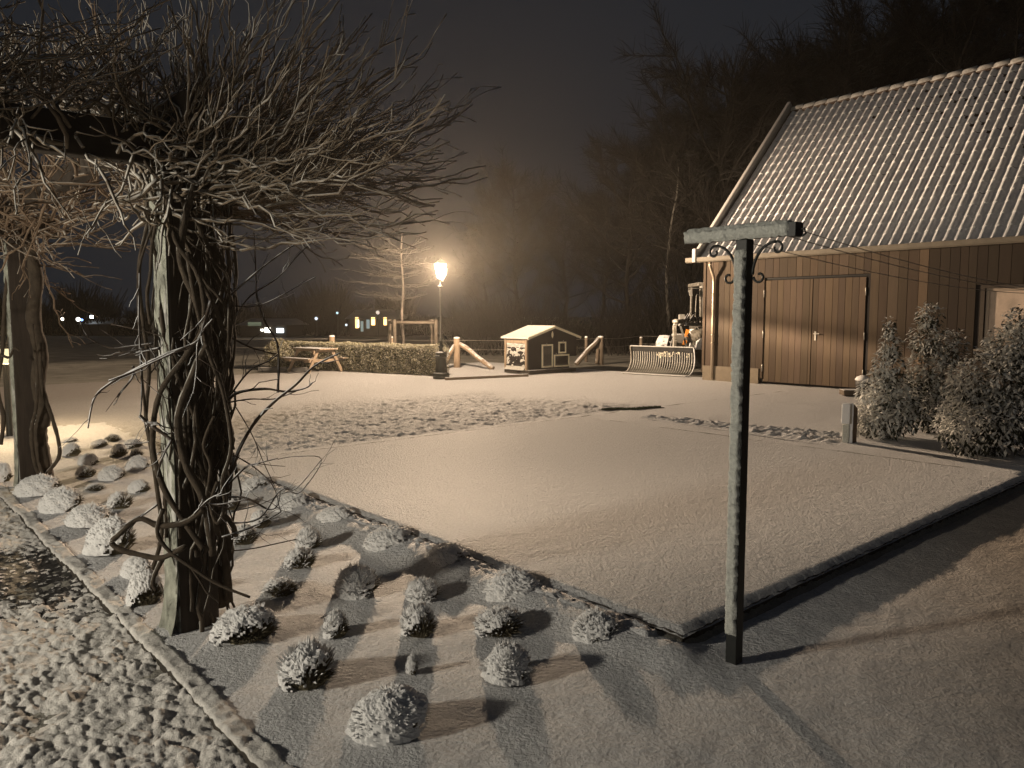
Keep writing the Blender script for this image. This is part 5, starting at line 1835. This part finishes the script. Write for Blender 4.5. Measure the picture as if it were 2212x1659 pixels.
am = MB()
pbar(am, [(1456, 765), (1458, 735), (1457, 705), (1463, 694)], TY - .9, .14, .10)
am.lathe(D(1461, 695, TY - .95) + Vector((0, 0, -.05)), [(.10, 0), (.12, .04), (.11, .10), (.05, .13)], 12)
am.tube([D(1463, 696, TY - .9), D(1480, 692, TY - .4), D(1520, 688, TY + .2)], [.07, .07, .07], 8)
am.build('lift_arm', [M['machine_snowy']], tra, bevel=.01)
am = MB()
am.tube([D(1481, 700, TY - .6), D(1500, 701, TY - .3), D(1535, 699, TY)], .055, 10)
am.tube([D(1479, 700, TY - .62), D(1466, 702, TY - .7)], .03, 8)
am.build('hydraulic_cylinder', [M['machine_grey']], tra)
for kk, (x0, pk) in enumerate(((1478, 678), (1484, 674), (1490, 680), (1474, 690))):
    am = MB(); am.tube([D(x0, 700, TY - .6), D(x0 + 1, (700 + pk) / 2, TY - .6), D(x0 + 8, pk, TY - .5), D(x0 + 18, pk + 1, TY - .4), D(x0 + 24, (698 + pk) / 2, TY - .4), D(x0 + 25, 698, TY - .3)], .016, 6)
    am.build('hose', [M['rubber']], tra)
am = MB()
am.box(D(1473, 686, TY - .5), (.10, 0, 0), (0, .06, 0), (0, 0, .10)); am.build('work_lamp', [M['plaster_snow']], tra, bevel=.03)
am = MB()
pbar(am, [(1431, 738), (1460, 740)], TY - .1, .16, .05); am.build('mudguard', [M['machine_snowy']], tra, bevel=.01)
# wheels
def wheel(c, r_, wd, ax):
    ax = Vector(ax).normalized()
    mb = MB(); n = 30
    e1 = Vector((0, 0, 1)); e2 = ax.cross(e1).normalized()
    pr = [(r_ * .55, -wd * .5), (r_ * .8, -wd * .55), (r_ * .97, -wd * .42), (r_, 0), (r_ * .97, wd * .42), (r_ * .8, wd * .55), (r_ * .55, wd * .5)]
    vs_ = []; fs = []
    for (rr, a) in pr:
        for j in range(n):
            t = 6.283185 * j / n; k_ = rr * (1.0 if j % 2 else .975) if rr > r_ * .9 else rr
            vs_.append(c + ax * a + e1 * k_ * math.cos(t) + e2 * k_ * math.sin(t))
    m_ = len(pr)
    for i in range(m_):
        for j in range(n): fs.append((i * n + j, i * n + (j + 1) % n, ((i + 1) % m_) * n + (j + 1) % n, ((i + 1) % m_) * n + j))
    mb.add(vs_, fs); wh = mb.build('wheel', [M['rubber']], tra)
    mb = MB(); cc = c
    vs_ = []; 
    for (rr, a) in ((r_ * .56, -wd * .3), (r_ * .5, -wd * .32), (r_ * .2, -wd * .1), (.01, -wd * .12)):
        for j in range(n):
            t = 6.283185 * j / n; vs_.append(c + ax * a + e1 * rr * math.cos(t) + e2 * rr * math.sin(t))
    fs = []
    for i in range(3):
        for j in range(n): fs.append((i * n + j, i * n + (j + 1) % n, (i + 1) * n + (j + 1) % n, (i + 1) * n + j))
    mb.add(vs_, fs); mb.build('rim', [M['machine_grey']], wh)


wl = D(1437, 760, TY + .2); wl.z = .50
wheel(wl, .52, .40, bd + bn * .25)
wr_ = D(1522, 760, TY - .1); wr_.z = .53
wheel(wr_, .55, .40, bd + bn * .25)
wheel(wl + bn * 2.2, .55, .40, bd + bn * .1)
wheel(wr_ + bn * 2.2, .55, .40, bd + bn * .1)
am = MB()
am.box(D(1478, 742, TY + .3), (.34, 0, 0), (0, .3, 0), (0, 0, .30))
am.box(D(1503, 730, TY + .1), (.20, 0, .0), (0, .2, 0), (.05, 0, .28))
am.box(D(1500, 760, TY + 1.2), (.50, 0, 0), (0, 1.2, 0), (0, 0, .25))
am.build('body', [M['machine_grey']], tra, bevel=.03)
am = MB()
am.beam(D(1486, 712, TY - .1), D(1478, 745, TY - .1), .06, .10); am.build('marker', [M['orange']], tra)
am = MB()
pbar(am, [(1470, 705), (1478, 730), (1484, 762)], TY - .5, .04, .05); am.build('linkage', [M['machine_grey']], tra)
am = MB(); pbar(am, [(1446, 765), (1449, 745), (1456, 725)], TY - .7, .03, .03); am.build('linkage', [M['machine_grey']], tra)
# front mudguard arch over the right wheel
am = MB()
pts = []
for i in range(12):
    a = math.pi * (.12 + .62 * i / 11)
    pts.append(wr_ + Vector((-.62 * math.sin(a - math.pi / 2 + .35) , -.3, .62 * math.cos(a - math.pi / 2 + .35))))
for a, b in zip(pts[:-1], pts[1:]): am.beam(a, b, .34, .03, up=(0, 1, 0))
am.build('mudguard', [M['machine_snowy']], tra)
# cab
cabY = TY + 1.3
c0 = D(1510, 700, cabY); cb_z0 = 1.15; cb_z1 = CAMZ + D(1508, 617, cabY).z - CAMZ
cx = c0.x
am = MB()
for dx_, dy_ in ((0, 0), (1.25, 0), (0, 1.2), (1.25, 1.2)):
    am.beam(Vector((cx + dx_ + (.06 if dy_ == 0 and dx_ == 0 else 0), cabY + dy_, cb_z0)), Vector((cx + dx_ + .02, cabY + dy_, cb_z1)), .07, .07)
am.box(Vector((cx + .63, cabY + .6, cb_z1 + .04)), (.72, 0, 0), (0, .7, 0), (0, 0, .06))
am.box(Vector((cx + .63, cabY + .6, cb_z0 - .1)), (.66, 0, 0), (0, .62, 0), (0, 0, .2))
cab = am.build('cab', [M['machine_snowy']], tra, bevel=.02)
am = MB()
am.box(Vector((cx + .65, cabY - .005, (cb_z0 + cb_z1) / 2)), (.64, 0, 0), (0, .01, 0), (0, 0, (cb_z1 - cb_z0) / 2 - .06))
am.build('windscreen', [mat('snowed_glass', (.32, .31, .28), .6, noise=.2, nscale=7)], cab)
am = MB()
m0 = D(1517, 623, cabY - .1); m1 = D(1487, 623, cabY - .25)
am.tube([m0, m1, m1 + Vector((0, 0, -.12))], .012, 6)
am.box(m1 + Vector((.07, -.02, -.14)), (.05, .01, 0), (0, .02, 0), (-.015, 0, .10))
am.build('mirror', [M['plaster_snow']], cab, bevel=.01)
am = MB(); am.lathe(D(1516, 620, cabY - .05) + Vector((0, 0, -.05)), [(.05, 0), (.07, .02), (.07, .08), (.03, .11)], 10)
am.build('beacon', [M['plaster_snow']], cab)
am = MB(); g0 = D(1501, 700, cabY - .5); g1 = D(1504, 640, cabY - .3); am.tube([g0, g1, g1 + Vector((.05, .1, .06)), D(1512, 637, cabY)], .014, 6)
am.build('grab_rail', [M['machine_snowy']], cab)

# ================================================================== BACKGROUND TREES
def bare_tree(seed, H_, Wd, trunk_r, ntw, trunk_frac=.28, birch=False):
    rn = random.Random(seed)
    root_t = MB(); cr = MB()
    def vr(s): return Vector((rn.uniform(-s, s), rn.uniform(-s, s), rn.uniform(-s, s)))
    tp = [Vector((0, 0, -.2))]
    n = 12
    for i in range(1, n + 1):
        tp.append(Vector((tp[-1].x + rn.uniform(-.02, .02) * H_, tp[-1].y + rn.uniform(-.02, .02) * H_, H_ * .92 * i / n)))
    root_t.tube(tp, [trunk_r * (1 - .9 * i / n) + .012 for i in range(n + 1)], 7)
    def at(z):
        f = max(0, min(.999, z / (H_ * .92))) * n; i = int(f); return tp[i].lerp(tp[i + 1], f - i)
    mains = []
    nm = 26
    for i in range(nm):
        f = trunk_frac + (1 - trunk_frac) * (i / nm) ** .9
        z = H_ * .9 * f
        a = i * 2.4 + rn.uniform(-.5, .5)
        prof_ = math.sin(math.pi * min(1, .18 + .80 * (f - trunk_frac) / (1 - trunk_frac))) ** .7
        L_ = Wd * .5 * prof_ * rn.uniform(.75, 1.15)
        s_ = at(z); d = Vector((math.cos(a), math.sin(a), rn.uniform(.45, 1.0)))
        e = s_ + Vector((d.x * L_, d.y * L_, d.z * L_ * .9))
        if e.z > H_ * 1.02: e.z = H_ * rn.uniform(.93, 1.02)
        pts = [s_.lerp(e, t / 6) + vr(.03 * L_) * (t > 0) + Vector((0, 0, -.08 * L_ * math.sin(math.pi * t / 6))) for t in range(7)]
        r0 = trunk_r * .38 * (1 - f * .5)
        cr.tube(pts, [r0 * (1 - .85 * t / 6) + .008 for t in range(7)], 5, cap=False)
        mains.append((pts, r0, L_))
    segs = []
    for (pts, r0, L_) in mains:
        for j in range(9):
            t = rn.uniform(.2, 1); f = t * 5.99; i = int(f); s_ = pts[i].lerp(pts[i + 1], f - i)
            d = ((pts[-1] - pts[0]).normalized() + vr(.9) + Vector((0, 0, .25))).normalized()
            l = L_ * rn.uniform(.25, .5)
            p2 = [s_, s_ + d * l * .5 + vr(.05 * l), s_ + d * l + vr(.08 * l) + Vector((0, 0, .05 * l))]
            cr.tube(p2, [.022, .016, .009], 3, cap=False)
            segs.append((p2, d, l))
    for i in range(ntw):
        p2, d, l = rn.choice(segs)
        t = rn.uniform(.15, 1); s_ = p2[1].lerp(p2[2], t) if rn.random() < .6 else p2[0].lerp(p2[1], t)
        dd = (d + vr(1.0) + Vector((0, 0, .2))).normalized(); ll = rn.uniform(.3, .95)
        q1_ = s_ + dd * ll * .5 + vr(.05); q2_ = s_ + dd * ll + vr(.09)
        cr.tube([s_, q1_, q2_], [.010, .0085, .005], 3, cap=False)
    return root_t, cr


BT = bare_tree(31, 10, 6.5, .17, 5200)
BT2 = bare_tree(32, 10, 8.5, .20, 6000, .2)
BT3 = bare_tree(33, 10, 5.0, .13, 4200, .3)
BTM = []
for k_, (a, b) in enumerate((BT, BT2, BT3)):
    ta_ = a.build('trunk', [M['tree_bark']]); tb_ = b.build('crown', [M['tree_bark']])
    BTM.append((ta_.data, tb_.data))
    bpy.data.objects.remove(ta_); bpy.data.objects.remove(tb_)
TREES = [  # x, top y, depth, proto, width scale, label
 (1130, 352, 40, 0, .80, 'rounded bare tree standing alone in the mist left of the wood, behind the hutch'),
 (1050, 470, 58, 2, 1.0, 'faint low bare tree half lost in the mist left of the lone rounded tree'),
 (1215, 440, 50, 1, .9, 'hazy bare tree filling the gap right of the lone rounded tree'),
 (1300, 400, 46, 2, 1.1, 'slim hazy bare tree behind the fence post with the brace'),
 (1370, 310, 38, 1, .8, 'broad bare tree above the snow blade'),
 (1480, 215, 36, 0, 1.0, 'tall bare tree directly left of the barn roof verge'),
 (1430, 330, 44, 2, 1.2, 'tree with a tall thin crown behind the pale leaning trunk'),
 (1570, 120, 34, 1, .85, 'large dark bare tree rising over the left end of the barn ridge'),
 (1690, 150, 38, 0, 1.0, 'dark bare tree just behind the left part of the barn ridge'),
 (1800, 90, 36, 1, .9, 'dark bare tree towering over the middle of the barn ridge'),
 (1920, 30, 35, 0, 1.1, 'very tall black tree behind the right part of the barn ridge'),
 (2040, -30, 34, 1, .9, 'black tree crown leaving the top of the picture near its right edge'),
 (2170, -60, 34, 0, 1.1, 'black tree crown in the top right corner of the picture'),
 (1640, 210, 48, 1, 1.0, 'second-row tree seen between the two trees over the barn verge'),
 (1530, 300, 50, 2, 1.3, 'second-row thin tree left of the barn verge'),
 (1860, 120, 46, 1, 1.1, 'second-row dark tree behind the middle of the barn'),
 (2100, 20, 45, 1, 1.2, 'second-row dark tree behind the right end of the barn'),
]
first = True
for i, (x, ytop, Yd, pi, ws, lab) in enumerate(TREES):
    top = D(x, ytop, Yd); base = Vector((top.x, Yd, -.02)); hgt = top.z
    e = empty('bare_tree', base, lab, 'tree', 'bare trees of the wood behind the barn')
    e.scale = (hgt / 10 * ws, hgt / 10 * ws, hgt / 10); e.rotation_euler.z = i * 1.7
    for nm_, me in zip(('trunk', 'crown'), BTM[pi]):
        o = bpy.data.objects.new(nm_, me); COL.objects.link(o); o.parent = e
# pale leaning trunk
pt = D(1443, 700, 33); e = empty('birch_tree', (pt.x, 33, 0), 'pale slender birch trunk standing out against the dark wood left of the tractor', 'tree')
mb = MB()
bp_ = [(1446, 760), (1445, 700), (1441, 650), (1440, 590), (1446, 520), (1452, 470), (1462, 420), (1466, 360)]
op, rd = trace(mb, bp_, 33, .085, .03, jit=.05)
mb.build('trunk', [M['birch']], e)
mb = MB()
for i in range(60):
    j = random.randint(10, len(op) - 2); d = Vector((random.uniform(-1, 1), random.uniform(-1, 1), random.uniform(.1, 1.1))).normalized()
    shoot(mb, wiggle(op[j], op[j] + d * random.uniform(.8, 2.2), 6, .05), .016, .006, 3, 4, .5)
mb.build('crown', [M['tree_bark']], e)

# undergrowth of the wood as one mass
mb = MB()
rn = random.Random(9)
for i in range(8200):
    x = rn.uniform(980, 2250); Yd = rn.uniform(31, 62)
    if x > 1500: Yd = rn.uniform(29, 50)
    p = D(x, 700, Yd); p.z = 0
    h = rn.uniform(.6, 3.6) * (1 + .4 * math.sin(x * .013)) * (.6 + .6 * (x > 1300))
    d = Vector((rn.uniform(-.5, .5), rn.uniform(-.5, .5), 1))
    mb.tube([p, p + d * h * .5 + Vector((rn.uniform(-.2, .2), 0, 0)), p + d * h + Vector((rn.uniform(-.3, .3), 0, 0))], [.03, .02, .008], 3, cap=False)
o = mb.build('undergrowth', [M['tree_bark']]); tag(o, 'dark undergrowth of the wood behind the fence', 'undergrowth', kind='stuff')
# distant hedgerow on the left
mb = MB()
for i in range(11000):
    x = rn.uniform(-60, 1120); Yd = rn.uniform(62, 84)
    p = D(x, 700, Yd); p.z = 0
    hmax = 3.2 + 1.6 * math.sin(x * .011) + 1.2 * math.sin(x * .037 + 1) + 1.0 * math.sin(x * .09)
    h = rn.uniform(.4, 1) * max(1.4, hmax * .75)
    d = Vector((rn.uniform(-.5, .5), rn.uniform(-.3, .3), 1))
    mb.tube([p, p + d * h * .5 + Vector((rn.uniform(-.3, .3), 0, 0)), p + d * h + Vector((rn.uniform(-.5, .5), 0, 0))], [.06, .045, .02], 3, cap=False)
o = mb.build('hedgerow', [M['tree_bark']]); tag(o, 'distant dark hedgerow along the far side of the pasture', 'hedgerow', kind='stuff')

# ================================================================== DISTANT LIGHTS AND HOUSES
def far_house(x0, x1, ybase, ytop, Yd, lab, wins, roofc=None, col=None):
    a = D(x0, ybase, Yd); b = D(x1, ybase, Yd)
    ht_ = D(x0, ytop, Yd).z
    e = empty('far_house', (a.x, Yd, 0), lab, 'house')
    mb = MB(); c = Vector(((a.x + b.x) / 2, Yd + 2.5, ht_ * .32))
    mb.box(c, ((b.x - a.x) / 2, 0, 0), (0, 2.5, 0), (0, 0, ht_ * .32)); mb.build('wall', [M['house_wall']], e)
    mb = MB(); ex = .3; z0 = ht_ * .64; z1 = ht_
    vs_ = [(a.x - ex, Yd - .3, z0), (b.x + ex, Yd - .3, z0), (b.x + ex, Yd + 5.3, z0), (a.x - ex, Yd + 5.3, z0), (a.x, Yd + 2.5, z1), (b.x, Yd + 2.5, z1)]
    mb.add(vs_, [(0, 1, 5, 4), (2, 3, 4, 5), (0, 4, 3), (1, 2, 5), (0, 3, 2, 1)]); mb.build('roof', [roofc or M['roof_far']], e)
    for (wx, wy, ww, wh, cc, ss) in wins:
        q = D(wx, wy, Yd - .06)
        mb = MB(); mb.box(q, (ww, 0, 0), (0, .03, 0), (0, 0, wh)); mb.build('lit_window', [emat('lit_window', cc, ss)], e)
    return e


warm = (1, .62, .22); wht = (.85, .95, 1.0)
far_house(755, 855, 705, 668, 60, 'distant house with three narrow orange-lit windows', [
    (771, 697, .12, .42, warm, 3.0), (774, 699, .05, .3, (1, .9, .6), 4.0), (806, 694, .14, .30, warm, 4.0), (832, 694, .12, .30, warm, 3.5),
    (782, 705, .10, .4, (.6, .75, .7), .35), (795, 700, .12, .35, (.6, .75, .75), .4)])
far_house(520, 620, 705, 688, 58, 'distant low farm shed with bright white lamps under its eaves', [
    (566, 713, .10, .08, (1, .95, .8), 6.0), (578, 713, .20, .18, (1, .97, .85), 7.0), (605, 714, .26, .16, (.8, .92, 1), 6.0),
    (550, 700, .5, .14, (.75, .9, .6), .15)])
far_house(178, 232, 704, 686, 62, 'distant small house with a snowy roof left of the nearest pergola post', [(198, 684.5, .12, .12, wht, 8.0)], mat('far_roof_snow', (.5, .5, .5), .9))
for (x, y, r_, cc, ss, Yd, lab) in (
        (135, 689, .13, (1, .9, .75), 4, 60, 'distant white lamp farthest to the left'),
        (169, 690, .16, (1, .97, .9), 5, 60, 'distant white lamp, second from the left'),
        (177, 691, .09, (.2, .4, 1), 4, 60, 'tiny distant blue lamp beside the second white one'),
        (618, 698, .09, (1, .9, .75), 3, 60, 'small distant lamp above the farm shed'),
        (683, 688, .13, (.8, .88, 1), 1.3, 60, 'distant lamp in the dark between the shed and the lit house'),
        (728.5, 676, .10, (.6, .85, 1), 1.3, 60, 'small bluish distant lamp left of the lit house'),
        (816, 675, .15, (1, .85, .7), .8, 59, 'pale distant lamp above the lit house'),
        (748, 702, .09, (.8, .9, 1), 1.6, 59, 'faint distant lamp low beside the lit house')):
    p = D(x, y, Yd)
    e = empty('distant_lamp', (p.x, Yd, 0), lab, 'lamp', 'lamps far across the pasture')
    mb = MB(); mb.lathe(p - Vector((0, 0, r_)), [(.02, 0), (r_ * .8, r_ * .4), (r_, r_), (r_ * .8, r_ * 1.6), (.02, r_ * 2)], 10)
    mb.build('bulb', [emat('distant_bulb', cc, ss)], e)
    mb = MB(); mb.tube([Vector((p.x, Yd + .15, 0)), Vector((p.x, Yd + .15, p.z)), Vector((p.x, Yd + .05, p.z + r_))], .05, 6)
    mb.build('pole', [M['iron_plain']], e)

# ================================================================== HAZE
hm = bpy.data.materials.new('haze'); hm.use_nodes = True
n = hm.node_tree; n.nodes.clear()
o_ = n.nodes.new('ShaderNodeOutputMaterial'); pv = n.nodes.new('ShaderNodeVolumePrincipled')
pv.inputs['Color'].default_value = (.92, .85, .74, 1); pv.inputs['Density'].default_value = HAZE; pv.inputs['Anisotropy'].default_value = .72
n.links.new(pv.outputs[0], o_.inputs['Volume'])
mb = MB(); mb.box((0, 40, 12), (95, 0, 0), (0, 90, 0), (0, 0, 13.5))
o = mb.build('haze', [hm]); tag(o, 'thin night mist over the yard', 'haze', kind='stuff')
